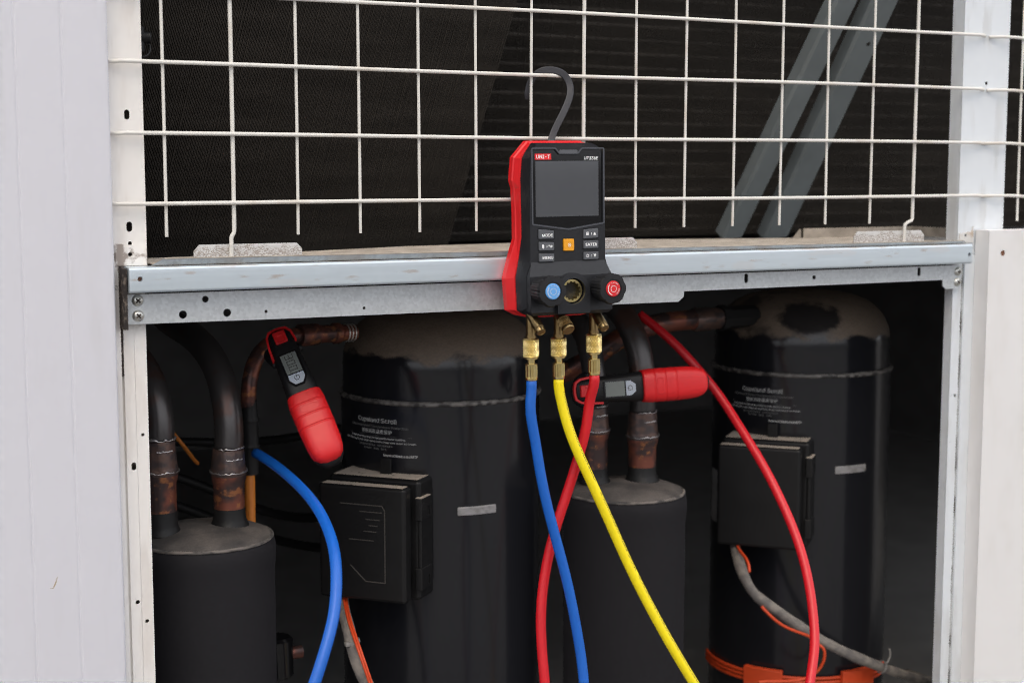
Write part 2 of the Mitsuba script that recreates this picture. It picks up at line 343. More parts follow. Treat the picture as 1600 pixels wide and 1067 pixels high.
for k, x in enumerate(COLS):
    ph = rng.random() * 6
    thick = k in (1, 7, 14)
    if thick:
        jog = {1: -.0035, 7: .004, 14: -.0135}[k]
        pts = [(x + .0004 * math.sin(9 * z + ph), .0052, z) for z in np.linspace(.26, -.138, 14)] + [(x, .0052, -.1432), (x + .12 * jog, .0052, -.1462), (x + .6 * jog, .0052, -.1485), (x + .95 * jog, .0052, -.1515), (x + jog, .0052, -.156), (x + jog * 1.02, .0052, -.176)]
    else:
        pts = [(x + .0005 * math.sin(8 * z + ph), .0046, z) for z in np.linspace(.26, -.1492, 14)]
    part(guard, 'vertical_wire', sweep(pts, .00235 if thick else .00178, 12), 'm_wire', True, label='thicker upright wire with a bent foot' if thick else None)
guard2 = thing('wire_guard', 'cream wire mesh guard right of the white post at the right edge', 'wire guard')
for k, z in enumerate([.1875, .1110, .0366, -.0384, -.1130]):
    xl = [.66, .6575, .6560, .6535, .6555][k]
    pts = [(xl, .0075, z - .0003), (xl + .003, .0045, z - .0003), (xl + .012, .0015, z), (xl + .05, 0, z), (1.3, 0, z)]
    part(guard2, 'horizontal_wire', sweep(spline(pts, 30), .00225, 12), 'm_wire', True)
for x in (.7185, .793, .868, .943, 1.018):
    part(guard2, 'vertical_wire', sweep([(x, .0046, .26), (x, .0046, 0), (x + .001, .0046, -.1495)], .00178, 12), 'm_wire', True)

# ---------------------------------------------------------------- right post and right cover panel
postr = thing('frame_post', 'white folded metal post right of the wire guard, above the right panel', 'post')
pu = holes(sbox(.613, -.196, .698, .62), hole(.657, .0462, .0026), hole(.6262, -.1690, .0020))
part(postr, 'upper_face', cat(sheet(pu, .010, .0015), bx(.613, .6145, .0117, .034, -.196, .62), bx(.6965, .698, .0117, .034, -.196, .62)), 'm_post_right', 20)
part(postr, 'corner_plate', sheet(Polygon([(.6150, -.1795), (.6150, -.1660), (.637, -.1640), (.6395, -.1560), (.6405, -.1560), (.6405, -.1795)]).difference(hole(.6262, -.1690, .0021)), .0082, .0015), 'm_plate', 20, label='rust spotted corner plate')
l1 = holes(sbox(.607, -1.0, .6225, -.1965), hole(.6178, -.3996, .0024), hole(.6110, -.3990, .0010), hole(.6120, -.4673, .0010))
part(postr, 'lower_face', cat(sheet(l1, .010, .0015), bx(.607, .6085, .0117, .026, -1.0, -.1965)), 'm_post_right', 20)
part(postr, 'lower_strip', cat(bx(.6262, .6450, .008, .012, -1.0, -.1965)), 'm_post_right', 20)
def sealf(p, n, uv):
    return mix((.42, .43, .43), (.06, .055, .05), smoothstep(.47, .60, fbm(p.x * 260, p.y * 260, p.z * 34, octaves=4)))
pbr('m_sealant', sealf, .8)
part(postr, 'sealant_joint', bx(.6224, .6263, .0112, .016, -1.0, -.1965), 'm_sealant', False, label='cracked dirty sealant joint')
part(postr, 'dark_backing', bx(.6150, .6962, .024, .028, -.1, .62), 'm_grime_shade', False)  # dark sheet that makes the hole in this post look black
panr = thing('cover_panel', 'off white sheet metal panel with a rusty screw hole at the lower right', 'panel')
pf = sbox(.6440, -1.0, 1.35, -.1612).difference(hole(.6706, -.1941, .0042))
part(panr, 'face', sheet(pf, -.020, .0014), 'm_panel_right', 20)
part(panr, 'side_return', bx(.6440, .6454, -.0185, .0075, -1.0, -.1612), 'm_panel_right', 20)
part(panr, 'top_return', bx(.6456, 1.35, -.0185, .0075, -.1626, -.1612), 'm_panel_right', 20)
part(panr, 'screw_hole', cyl((.6706, -.0192, -.1941), (.6706, -.012, -.1941), .0046, 16), 'm_rust', 30, label='rusty screw hole')

# ---------------------------------------------------------------- beam
beam = thing('support_beam', 'galvanized steel crossbeam with punched holes between the wire guard and the open compartment', 'beam')
prof = Polygon([(-.020, -.180), (.0075, -.180), (.0075, -.2075), (-.020, -.2075)]).buffer(-.003).buffer(.003, 4)
M = frame((-.5655, 0, 0), (0, 1, 0), (0, 0, 1), (1, 0, 0))
rail = put(extrude(prof, 1.1785), M)
rail = diff(rail, *[cyl((x, -.03, z), (x, -.012, z), .0028, 16) for x, z in ((-.5542, -.1925), (.6080, -.1945))])
part(beam, 'top_rail', rail, 'm_rail', 35)
for x, z in ((-.5542, -.1925), (.6080, -.1945)):
    part(beam, 'rust_hole', cyl((x, -.0135, z), (x, -.0115, z), .0031, 14), 'm_rust', 30)
fl = Polygon([(-.5665, -.2104), (-.5665, -.2425), (-.40, -.2438), (.1375, -.2447), (.1455, -.2385), (.1460, -.2316), (.5785, -.2306), (.5790, -.2392), (.5845, -.2437), (.6125, -.2437), (.6125, -.2104)])
fl = holes(fl, hole(-.4789, -.2183, .0037), hole(-.5042, -.2343, .0045), hole(-.4547, -.2343, .0045), hole(-.4099, -.2347, .0019), hole(-.2926, -.2355, .0018),
           slot(.2425, -.2178, .0062, .0125), hole(.3530, -.2200, .0028), slot(.5351, -.2177, .0056, .0125))
part(beam, 'lower_flange', sheet(fl, .0000, .0018), 'm_galv', 20)
part(beam, 'lower_return', bx(-.5420, .6060, .0045, .0190, -.2300, -.2288), 'm_galv', 20)
part(beam, 'end_tab', bx(-.5712, -.5668, -.014, .0085, -.247, -.1815), 'm_grime_shade', False, label='grimy folded end of the beam')
def screw(x, z, y=0.0, r=.0066):
    m = lathe([(0, .0036), (.0024, .0035), (.0046, .0028), (.0060, .0014), (r, .0002), (r, -.0005), (0, -.0005)], 24, (x, y, z), (0, -1, 0))
    a = rng.random() * 1.5; grime = []
    for q in (a, a + math.pi / 2):
        b = trimesh.creation.box((.0066, .0019, .0050)); b.apply_transform(trimesh.transformations.rotation_matrix(q, (0, 0, 1)))
        m = diff(m, put(b, frame((x, y - .0040, z), (1, 0, 0), (0, 0, 1), (0, -1, 0))))
        c = trimesh.creation.box((.0064, .0017, .0018)); c.apply_transform(trimesh.transformations.rotation_matrix(q, (0, 0, 1)))
        grime.append(put(c, frame((x, y - .0020 - .0001 * len(grime), z), (1, 0, 0), (0, 0, 1), (0, -1, 0))))
    return m, cat(*grime)
for x, z in ((-.5532, -.2169), (-.5530, -.2336), (.6062, -.2195), (.6058, -.2343)):
    m, gr = screw(x, z); k = part(beam, 'screw', m, 'm_screw', 30); part(k, 'recess', gr, 'm_grime_shade', False)

# ---------------------------------------------------------------- tray, brackets, coil, braces
tray = thing('drain_tray', 'dusty sheet metal tray lying on top of the galvanized crossbeam', 'tray')
tp = Polygon([(-.535, -.008), (.612, -.008), (.612, .200), (.45, .225), (.24, .285), (.208, .300), (.022, .262), (-.136, .242), (-.30, .180), (-.514, .114), (-.535, .10)])
part(tray, 'pan', put(extrude(tp, .0012), frame((0, 0, -.1792), (1, 0, 0), (0, 1, 0), (0, 0, 1))), 'm_dust_sheet', False)
lipp = Polygon([(-.5395, -.1788), (-.5270, -.1716), (.10, -.1738), (.604, -.1752), (.613, -.1788)])
lip = sheet(lipp, -.0095, .0011); v = lip.vertices; v[:, 1] -= (v[:, 2] + .1788) * .75; lip.vertices = v      # lip tilted to face down so that it looks darker
part(tray, 'front_lip', lip, 'm_lip_shade', 20)
part(tray, 'lip_edge', cat(sweep([(-.527, -.0143, -.1716), (.10, -.0126, -.1738), (.604, -.0116, -.1752)], .0007, 8)), 'm_dust_sheet', True, label='dusty rolled top edge')
part(tray, 'rear_upstand', cat(bx(.490, .700, .205, .2065, -.178, -.1635), bx(.700, .702, .04, .2065, -.178, -.1635)), 'm_dust_sheet', False)
part(tray, 'gusset', put(extrude(Polygon([(.468, -.178), (.484, -.178), (.4835, -.1645), (.481, -.1645)]), .0012), XZ(.204)), 'm_dust_sheet', False)
for (x0, x1, za, zb, lab) in ((-.488, -.3635, -.1765, -.1588, 'pitted galvanized bracket under the second wire from the left post'), (-.046, .0805, -.1775, -.1612, 'pitted galvanized bracket half hidden behind the handheld gauge'),
                              (.4268, .5503, -.178, -.1602, 'pale galvanized bracket at the right end of the tray near the white post')):
    p = Polygon([(x0, za), (x0, zb - .007), (x0 + .0065, zb), (x1 - .006, zb), (x1, zb - .0065), (x1, za)]).buffer(-.001).buffer(.001, 3)
    solo('mounting_bracket', sheet(p, .0095, .0022), 'm_bracket', lab, 'bracket', group='brackets on the drain tray')

def coil(name, label, A, B, y_lean, zt, x_lean, tube_out):
    root = thing(name, label, 'coil')
    A, B = np.array(A, float), np.array(B, float); L = np.linalg.norm(B - A); ux = np.r_[(B - A) / L, 0]; zb = -.185
    up = np.array([x_lean, -y_lean, 1.0]); H = (zt - zb); n = np.cross(ux, up); n /= np.linalg.norm(n)     # n towards the viewer
    o = np.r_[A, zb]; N = int(L / .0021); V, F = [], []
    base = np.array([(0, 1, 2), (0, 2, 3), (4, 6, 5), (4, 7, 6), (0, 4, 5), (0, 5, 1), (1, 5, 6), (1, 6, 2), (2, 6, 7), (2, 7, 3), (3, 7, 4), (3, 4, 0)])
    for i in range(N):
        c = o + ux * (i + .5) * .0021; w = .00022 * ux; j = rng.normal() * .0004
        for s in (-1, 1):
            for q, hh in ((j, 0), (j, H), (j - .012, H), (j - .012, 0)):
                V.append(c + s * w + n * q + up * hh)
        F.append(base + 8 * i)
    part(root, 'fin_block', trimesh.Trimesh(np.array(V), np.concatenate(F), process=False), 'm_fin', False, kind='stuff')
    def slab(d0, d1, mat, nm):
        q = [o + n * d0, o + ux * L + n * d0, o + ux * L + up * H + n * d0, o + up * H + n * d0]
        r = [v + n * (d1 - d0) for v in q]
        part(root, nm, loft([np.array(q), np.array(r)]), mat, False)
    slab(-.013, -.04, 'm_coil_core', 'core')
    for k in range(int(H / .0215)):
        c = o + up * (.011 + k * .0215) + n * (tube_out - .0042)
        part(root, 'tube', cyl(c, c + ux * L, .0042, 8), 'm_fin', 30)
    return root
coil('condenser_coil', 'dark dusty finned coil behind the left half of the wire guard', (-.640, .190), (-.040, .330), .30, .42, .18, -.003)
coil('condenser_coil', 'dark finned coil further back behind the right half of the wire guard', (-.12, .48), (1.5, .56), .20, .60, 0, -.0008)
def brace(label, P, Q, w, s):
    P, Q = np.array(P, float), np.array(Q, float); d = Q - P; L = np.linalg.norm(d); d /= L
    x = np.array([1., 0.12, 0]); x -= d * (x @ d); x /= np.linalg.norm(x); n = np.cross(x, d)
    if n[1] > 0: n = -n
    h = w / 2; prof = [(-h, -.022), (-h, -.004), (-h + .004, 0), (h - .004, 0), (h, -.004), (h, -.022), (h - .002, -.022), (h - .002, -.004), (-h + .002, -.004), (-h + .002, -.022)]
    M = frame(P, x, n, d) if np.cross(x, n) @ d > 0 else frame(P, -x, n, d)
    m = put(extrude(Polygon(prof), L), M)
    root = thing('diagonal_brace', label, 'brace', 'diagonal braces behind the wire guard')
    part(root, 'channel', m, 'm_brace', 35)
    hc = [.78] if s else [.42, .60]
    for q in ([.615] if s else []):
        c = P + d * L * q + x * .004
        part(root, 'hole', cyl(c + n * .0006, c + n * .0001, .0035, 12), 'm_coil_core', 30)
    return root
PA, QA = np.array((.5315, .45, -.1885)), np.array((.5205, .15, .1716))
PB, QB = np.array((.6201, .45, -.1903)), np.array((.5916, .15, .1751))
brace('left of two grey diagonal metal braces behind the wire guard, dark gap on its right', PA, PA + (QA - PA) * 1.35, .044, 0)
brace('right of two grey diagonal metal braces behind the wire guard, with a small hole', PB, PB + (QB - PB) * 1.35, .054, 1)
fit = thing('pipe_fitting', 'small black pipe fitting beside the cream post at the upper left', 'fitting')
part(fit, 'body', cat(cyl((-.536, .06, .068), (-.518, .055, .068), .0065, 16, .001), cyl((-.530, .058, .052), (-.530, .058, .08), .0055, 16, .001)), 'm_black_plastic')
part(fit, 'clip', sweep(spline([(-.537, .05, .05), (-.527, .046, .047), (-.521, .05, .054), (-.523, .056, .064)], 16), .0012, 8), 'm_rubber', True)

# ---------------------------------------------------------------- compressors
def wrapcyl(m, c, R, az, z):        # flat print (x along the wall, y up) bent round a cylinder
    m = m.copy()
    for _ in range(2):
        m = m.subdivide() if len(m.faces) < 1500 and np.ptp(m.vertices[:, 0]) > .05 else m
    v = m.vertices.copy(); a = az + v[:, 0] / R; r = R + v[:, 2]
    m.vertices = np.c_[c[0] + r * np.sin(a), c[1] - r * np.cos(a), z + v[:, 1]]
    return m
HAN = {  # strokes on a 0..1 square
 '智': '0.2,.95,.1,.8 .15,.85,.5,.85 .05,.7,.55,.7 .3,.85,.1,.5 .3,.7,.5,.52 .62,.85,.62,.55 .62,.85,.92,.85 .92,.85,.92,.55 .62,.55,.92,.55 .25,.42,.25,.02 .25,.42,.78,.42 .78,.42,.78,.02 .25,.22,.78,.22 .25,.02,.78,.02',
 '能': '.25,.95,.1,.72 .1,.72,.45,.75 .12,.6,.12,.02 .12,.6,.45,.6 .45,.6,.45,.02 .12,.4,.45,.4 .12,.22,.45,.22 .6,.95,.6,.55 .9,.85,.6,.72 .6,.55,.92,.58 .6,.45,.6,.05 .9,.35,.6,.22 .6,.05,.92,.08',
 '涡': '.05,.9,.2,.8 .02,.6,.17,.52 .05,.05,.22,.4 .4,.92,.85,.92 .4,.92,.4,.65 .85,.92,.85,.65 .4,.65,.85,.65 .3,.5,.3,.02 .3,.5,.95,.5 .95,.5,.95,.02 .62,.65,.62,.4 .62,.4,.42,.15 .62,.4,.8,.15',
 '旋': '.22,.98,.28,.85 .05,.78,.45,.78 .2,.78,.08,.05 .2,.5,.4,.5 .4,.5,.34,.05 .6,.95,.5,.75 .58,.85,.95,.85 .55,.65,.9,.65 .72,.65,.72,.1 .72,.38,.92,.38 .58,.4,.5,.05 .52,.15,.95,.05',
 '温': '.05,.9,.2,.8 .02,.6,.17,.52 .05,.05,.22,.4 .4,.95,.85,.95 .4,.95,.4,.55 .85,.95,.85,.55 .4,.75,.85,.75 .4,.55,.85,.55 .35,.42,.9,.42 .35,.42,.35,.05 .53,.42,.53,.05 .72,.42,.72,.05 .9,.42,.9,.05 .25,.05,1,.05',
 '度': '.5,1,.52,.88 .12,.86,.95,.86 .14,.86,.05,.05 .25,.7,.9,.7 .42,.78,.42,.5 .72,.78,.72,.5 .42,.5,.72,.5 .25,.38,.8,.38 .8,.38,.3,.03 .38,.3,.92,.03',
 '保': '.25,.95,.05,.55 .17,.7,.17,.02 .42,.92,.85,.92 .42,.92,.42,.62 .85,.92,.85,.62 .42,.62,.85,.62 .32,.45,.98,.45 .64,.62,.64,.02 .62,.42,.35,.1 .66,.42,.95,.1',
 '护': '.02,.75,.4,.75 .22,.98,.22,.05 .02,.35,.4,.48 .68,1,.75,.88 .52,.82,.92,.82 .92,.82,.92,.5 .52,.5,.92,.5 .52,.82,.5,.4 .5,.4,.42,.02'}
def han(s, h, gap=.16, w=.085):
    g, x = [], 0.0
    for ch in s:
        if ch in HAN:
            for st in HAN[ch].split():
                a = [float(q) for q in st.split(',')]
                g.append(LineString([(x + a[0], a[1]), (x + a[2], a[3])]).buffer(w / 2, 1, cap_style=2))
        x += 1 + gap
    p = affinity.scale(union_all(g), h, h, origin=(0, 0)); p = affinity.translate(p, -(x - gap) * h / 2, 0)
    return extrude(p, .0003)
def compressor(cx, cy, label, lab_box, emboss):
    root = thing('scroll_compressor', label, 'compressor', 'scroll compressors in the open compartment')
    c, R = (cx, cy), .14
    body = lathe([(0, -.95), (R - .01, -.95), (R, -.94), (R, -.3870), (0, -.3870)], 96, (cx, cy, 0))
    part(root, 'shell', body, 'm_shell', 40)
    Rc = .1375; dome = [(R - .004, -.3868), (Rc, -.3830), (Rc, -.346)]
    dome += [(Rc * math.cos(a) ** .62, -.346 + .081 * math.sin(a) ** .9) for a in np.linspace(.04, math.pi / 2 - .01, 26)] + [(0, -.265)]
    part(root, 'dome', lathe([(0, -.3868)] + dome, 96, (cx, cy, 0)), 'm_shell', 60, label='dome top under brown dust')
    # weld bead: uneven ring
    a = np.linspace(0, 2 * np.pi, 241)[:-1]; P, nz = [], meshkit.fbm(np.c_[np.cos(a) * 9 + cx * 7, np.sin(a) * 9, a * 0], 3)
    V, F, K = [], [], 8
    for i, t in enumerate(a):
        rr = .0038 + .0014 * (nz[i] - .5)
        for j in range(K):
            b = j * 2 * np.pi / K
            V.append((cx + (R - .0006 + rr * math.cos(b)) * math.cos(t), cy + (R - .0006 + rr * math.cos(b)) * math.sin(t), -.3845 + .0015 * (nz[i] - .5) + rr * .95 * math.sin(b)))
    n = len(a)
    for i in range(n):
        for j in range(K):
            p, q = i * K + j, i * K + (j + 1) % K; r, s = ((i + 1) % n) * K + j, ((i + 1) % n) * K + (j + 1) % K
            F += [(p, r, s), (p, s, q)]
    part(root, 'weld_seam', trimesh.Trimesh(V, F, process=False), 'm_seam', True, label='dusty weld seam')
    tb = rbox(.056, .0046, .012, .0018); tb.vertices = tb.vertices[:, [0, 2, 1]]  # pale colour paints the sky glint on this small ledge
    v = tb.subdivide().subdivide().vertices; t2 = tb.subdivide().subdivide()
    part(root, 'tab', wrapcyl(t2, c, R, math.radians(-3.2), -.5292), 'm_tab', 30, label='small tab on the shell, coloured pale for the sky it catches')
    # printed notice
    A = math.radians
    pr = lambda m, az, z, mat='m_print': wrapcyl(m, c, R + .0002, A(az), z)
    lines = [pr(text('Copeland Scroll', .0062, .0680), -62, -.4125), pr(han('智能涡旋温度保护', .0058), -62, -.4275),
             pr(text('Compressor may stop pumping with motor running.', .0026, .098), -63, -.4345), pr(text('Let unit sit and cool. May need more than one hour to reset.', .0026, .128), -63, -.4395),
             pr(text('EmersonClimate.com/ASTP', .0032, .0505, True), -46.5, -.4570)]
    part(root, 'printed_notice', cat(*lines), 'm_print', False, label='white printed notice on the black shell')
    dim = [pr(text('Advanced Scroll Temperature Protection', .0032, .100), -62, -.4195), pr(extrude(sbox(-.055, 0, .055, .0004), .0002), -62, -.4305),
           pr(han('智能度保旋护温涡智能 保护旋温度智能涡', .0025, .25, .1), -63, -.4447), pr(han('旋护温智度 保涡能 温保智', .0025, .25, .1), -63, -.4492)]
    part(root, 'printed_small_text', cat(*dim), 'm_print_dim', False)
    # terminal box
    az = A(-47); nn = np.array([math.sin(az), -math.cos(az), 0]); tt = np.array([math.cos(az), math.sin(az), 0]); up = np.array([0, 0, 1.])
    ctr = np.array([cx, cy, 0]) + tt * -.0255 + up * -.5615
    Mb = lambda r, dx=0, dz=0: frame(ctr + nn * r + tt * dx + up * dz, tt, up, nn)
    hw, hh = .0625, .0765
    base = rbox(2 * hw + .008, 2 * hh + .008, .072, .006, 2); bk = part(root, 'terminal_box', put(base, Mb(.1375, .004, .002)), 'm_box', 30, label=lab_box)
    part(bk, 'cover', put(rbox(2 * hw, 2 * hh, .022, .005, 2), Mb(.1925)), 'm_box', 30)
    part(bk, 'dust', cat(put(rbox(2 * hw - .008, .0008, .015, .0003), Mb(.1930, 0, hh)), put(rbox(2 * hw - .002, .0008, .062, .0003), Mb(.1375, .004, hh + .0060))), 'm_box_dust', 30, label='brown dust along the box top')
    for dz in (.045, -.048):
        part(bk, 'latch', diff(put(rbox(.010, .030, .032, .0015), Mb(.164, hw + .0085, dz)), put(rbox(.004, .012, .008, .0005), Mb(.158, hw + .0135, dz - .004))), 'm_box', 30)
    part(bk, 'hinge_plate', put(rbox(.0055, .104, .036, .0015), Mb(.158, hw + .0085, -.002)), 'm_box', 30)
    part(bk, 'latch_dust', put(rbox(.009, .0008, .030, .0003), Mb(.164, hw + .0085, .0602)), 'm_box_dust', 30)
    part(bk, 'clip', put(rbox(.016, .022, .004, .001), Mb(.148, .010, hh + .016)), 'm_box', 30)
    lb = LineString([(-.030, .052), (.030, .052), (.034, .046), (.034, -.050), (.006, -.050), (-.016, -.030)]).buffer(.0008)
    lb = union_all([lb.buffer(-.0001)] + [sbox(x0, z - .0006, x1, z + .0006) for x0, x1, z in ((-.002, .030, .043), (.006, .027, .033), (.011, .024, .025), (.003, .022, .017), (-.018, .018, .005))])
    if emboss: part(bk, 'embossed_lines', put(extrude(lb, .0007), Mb(.2034, 0, 0)), 'm_box_line', 20)
    part(bk, 'neck', put(rbox(2 * hw - .008, 2 * hh - .008, .014, .003), Mb(.178)), 'm_box', 30)
    return root
compressor(-.066, .30, 'left black scroll compressor with readable white notice, behind the left thermometer clamp', 'black terminal box with embossed lines', True)
c2 = compressor(.563, .30, 'right black scroll compressor with wiped dust on its dome, beside the white post', 'black terminal box with dusty top', False)
part(c2, 'sticker', wrapcyl(extrude(sbox(-.040, -.042, .040, .042), .0004), (.563, .30), .1402, math.radians(-97), -.5920), 'm_tab', 30, label='grey rating plate left of the terminal box')
# crankcase heater band
hb = thing('heater_band', 'orange heater band round the foot of the right compressor', 'heater band')
for dz in (-.013, -.0065, 0):
    a = np.linspace(math.radians(-115), math.radians(36), 60)
    part(hb, 'strand', sweep([(.563 + .1445 * math.sin(t), .30 - .1445 * math.cos(t), -.853 + dz) for t in a], .0026, 8), 'm_orange_wire', True)
for z0, az in ((-.856, -56), (-.857, 3)):
    b = rbox(.062, .030, .010, .002).subdivide(); part(hb, 'end_block', wrapcyl(b, (.563, .30), .150, math.radians(az), z0), 'm_orange_wire', 30)

# ---------------------------------------------------------------- accumulators
def accumulator(cx, cy, r, label):
    root = thing('suction_accumulator', label, 'accumulator', 'foam wrapped accumulators')
    part(root, 'body', lathe([(0, -.95), (r - .002, -.95), (r - .0005, -.60), (r - .001, -.565), (r + .001, -.548), (r + .0012, -.536), (r - .0006, -.527), (r - .005, -.5215), (0, -.5215)], 72, (cx, cy, 0)), 'm_foam', 50)
    part(root, 'lid', lathe([(0, -.523), (r - .0045, -.5225)] + [((r - .0045) * math.cos(a), -.5220 + .0145 * math.sin(a)) for a in np.linspace(.05, 1.55, 12)] + [(0, -.5072)], 72, (cx, cy, 0)), 'm_foam_dust', 60, label='dusty domed lid')
    a = np.linspace(0, 2 * np.pi, 121)
    part(root, 'rim', sweep([(cx + (r - .0035) * math.cos(t), cy + (r - .0035) * math.sin(t), -.5218) for t in a], .0022 , 8), 'm_rim_dust', True, label='dust caught along the rim')
    return root
accumulator(-.448, .15, .086, 'charcoal foam wrapped accumulator cylinder beside the left cream post')
accumulator(.1485, .15, .086, 'charcoal foam wrapped accumulator cylinder behind the yellow hose')

# ---------------------------------------------------------------- pipes
def riser(name, label, pts, r, zb, joints, group):
    """a pipe that stands on a lid: rubber sleeve, copper stub, brazed joint, dark upper pipe"""
    root = thing(name, label, 'pipe', group)
    x, y = pts[0][0], pts[0][1]; zc, zj, zk = joints
    part(root, 'base_sleeve', lathe([(0, zb), (r + .0065, zb), (r + .0045, zb + .004), (r + .0022, zb + .010), (r + .0018, zc), (0, zc)], 28, (x, y, 0)), 'm_rubber', 35)
    part(root, 'copper_stub', lathe([(0, zc - .002), (r + .0012, zc - .002), (r + .0014, zc + .003), (r + .0014, zj - .012), (r + .0036, zj - .004), (r + .0036, zj), (0, zj)], 32, (x, y, 0)), 'm_copper', 40)
    J = lathe([(0, zj), (r + .0040, zj), (r + .0048, zj + .004), (r + .0040, zj + .008), (r + .0034, zj + .010), (r + .0014, zk - .002), (r + .0008, zk), (0, zk)], 48, (x, y, 0))
    v = J.vertices; k = np.hypot(v[:, 0] - x, v[:, 1] - y) > .005; nz = meshkit.fbm(v * 160, 3)[:, None] - .5
    v[k, :2] += ((v[k, :2] - [x, y]) / np.hypot(v[k, 0] - x, v[k, 1] - y)[:, None]) * nz[k] * .0028; v[k, 2:] += nz[k] * .003; J.vertices = v
    part(root, 'brazed_joint', J, 'm_flux', 50, label='silvery brazed joint')
    for q, (zz, a0, a1) in enumerate(((zk + .001, -.3, 2.1), (zj + .0045, -1.5, 2.6), (zk - .012, .2, 1.3))):
        a = np.linspace(a0 - math.pi / 2 - .6, a1 - math.pi / 2 - .6, 40); nz2 = meshkit.fbm(np.c_[a * 5, a * 0 + q, a * 0 + x * 40], 3) - .5
        rad = r + (.0012, .0048, .0022)[q]
        part(root, 'solder_ring', sweep(np.c_[x + rad * np.cos(a), y + rad * np.sin(a), zz + .004 * nz2], .0004 + .0024 * np.clip(nz2 + .25, 0, 1), 8), 'm_silver', True, label='bright solder bead')
    part(root, 'upper_pipe', sweep(spline([(x, y, zk - .003)] + [p for p in pts if p[2] > zk], 40), r, 24), 'm_pipe_dark', True)
    return root
gp_ = 'bent risers of the accumulators'
riser('riser_pipe', 'bent dark pipe with copper foot half hidden by the left cream post', [(-.4995, .15, -.5), (-.4988, .15, -.400), (-.4990, .155, -.362), (-.5030, .17, -.3326), (-.512, .20, -.305), (-.528, .25, -.28), (-.55, .33, -.262)], .0175, -.512, (-.485, -.4400, -.398), gp_)
riser('riser_pipe', 'bent dark pipe with a silvery brazed joint on the left accumulator', [(-.4155, .15, -.5), (-.4150, .15, -.4148), (-.4140, .156, -.368), (-.4155, .172, -.3366), (-.4200, .20, -.3095), (-.4290, .25, -.2880), (-.4434, .34, -.2700)], .0175, -.511, (-.489, -.4480, -.415), gp_)
riser('riser_pipe', 'bent dark pipe with copper foot behind the red grip of the right clamp', [(.1770, .15, -.49), (.1770, .15, -.4094), (.1775, .156, -.3468), (.1745, .168, -.3117), (.1690, .190, -.2820), (.1580, .24, -.2560), (.140, .33, -.238)], .0180, -.509, (-.489, -.4500, -.412), gp_)
riser('riser_pipe', 'dark pipe with copper foot half hidden behind the red hose', [(.1115, .17, -.49), (.1115, .17, -.408), (.1120, .175, -.3546), (.1150, .20, -.3124), (.1200, .25, -.2850), (.128, .33, -.27)], .0165, -.509, (-.489, -.4400, -.402), gp_)
lp = thing('copper_pipe', 'bent copper pipe above the black sleeve and orange tube, left of the left compressor', 'pipe')
part(lp, 'bend', sweep(spline([(-.3712, .21, -.375), (-.3690, .21, -.342), (-.3545, .22, -.312), (-.3250, .235, -.2953), (-.2830, .25, -.2915)], 40), .0098, 20), 'm_copper', True)
part(lp, 'sleeve', lathe([(0, -.462), (.0108, -.462), (.0112, -.430), (.0128, -.428), (.0128, -.425), (.0112, -.423), (.0112, -.396), (.0128, -.394), (.0128, -.391), (.0105, -.388), (.0100, -.366), (0, -.366)], 24, (-.3705, .21, 0)), 'm_rubber', 40, label='black rubber sleeve')
part(lp, 'orange_tube', cyl((-.3728, .21, -.640), (-.3715, .21, -.461), .0068, 16), 'm_orange_tube', True, label='orange plastic tube below the sleeve')
part(lp, 'union', lathe([(0, 0), (.0145, 0), (.0145, .026), (.0118, .031), (.0118, .050), (.0140, .052), (.0140, .060), (.011, .064), (.011, .085), (0, .085)], 24, (-.2900, .248, -.2916), (1, .2, -.02)), 'm_copper', 35, label='copper union')
for q in (.071, .076, .081):
    c = np.array((-.2900, .248, -.2916)) + q * np.array((1, .2, -.02)) / np.linalg.norm((1, .2, -.02))
    part(lp, 'thread_ring', lathe([(0, -.0010), (.0120, -.0010), (.0126, 0), (.0120, .0010), (0, .0010)], 24, c, (1, .2, -.02)), 'm_screw', 35)
lp2 = thing('copper_pipe', 'reddish copper pipe running into the right compressor at dome height', 'pipe')
part(lp2, 'bend', sweep(spline([(.120, .30, -.375), (.1677, .27, -.3452), (.2155, .255, -.3146), (.2759, .25, -.3000), (.330, .258, -.2991)], 40), .0150, 20), 'm_copper', True)
part(lp2, 'joint', lathe([(0, 0), (.0155, 0), (.0180, .004), (.0180, .030), (.0165, .034), (.0165, .050), (0, .050)], 28, (.328, .2577, -.2991), (1, .1, 0)), 'm_flux', 35)
part(lp2, 'nut', lathe([(0, .05), (.0200, .05), (.0200, .062), (.017, .064), (.017, .12), (0, .12)], 8, (.328, .2577, -.2991), (1, .1, 0)), 'm_rubber', 35)

# ---------------------------------------------------------------- cables
cd = thing('cable_conduit', 'grey sheathed cable hanging below the left terminal box', 'cable')
part(cd, 'sheath', sweep(spline([(-.232, .26, -.610), (-.2390, .24, -.638), (-.2520, .195, -.655), (-.2630, .145, -.667), (-.2660, .125, -.680), (-.2622, .11, -.7052), (-.2516, .10, -.733), (-.235, .09, -.80), (-.22, .12, -.95)], 60), .0085, 14), 'm_conduit', True)
for dx in (0, .0032):
    part(cd, 'orange_wire', sweep(spline([(-.234 + dx, .25, -.610), (-.2420 + dx, .225, -.636), (-.2560 + dx, .175, -.650), (-.2655 + dx, .128, -.662), (-.2650 + dx, .098, -.6869), (-.2569 + dx, .090, -.7188), (-.24 + dx, .08, -.79), (-.23, .1, -.94)], 50), .0017, 8), 'm_orange_wire', True)
tie = lathe([(.0094, -.002), (.0104, -.002), (.0104, .002), (.0094, .002), (.0094, -.002)], 24, (-.2657, .128, -.6745), (.25, -.15, -1))
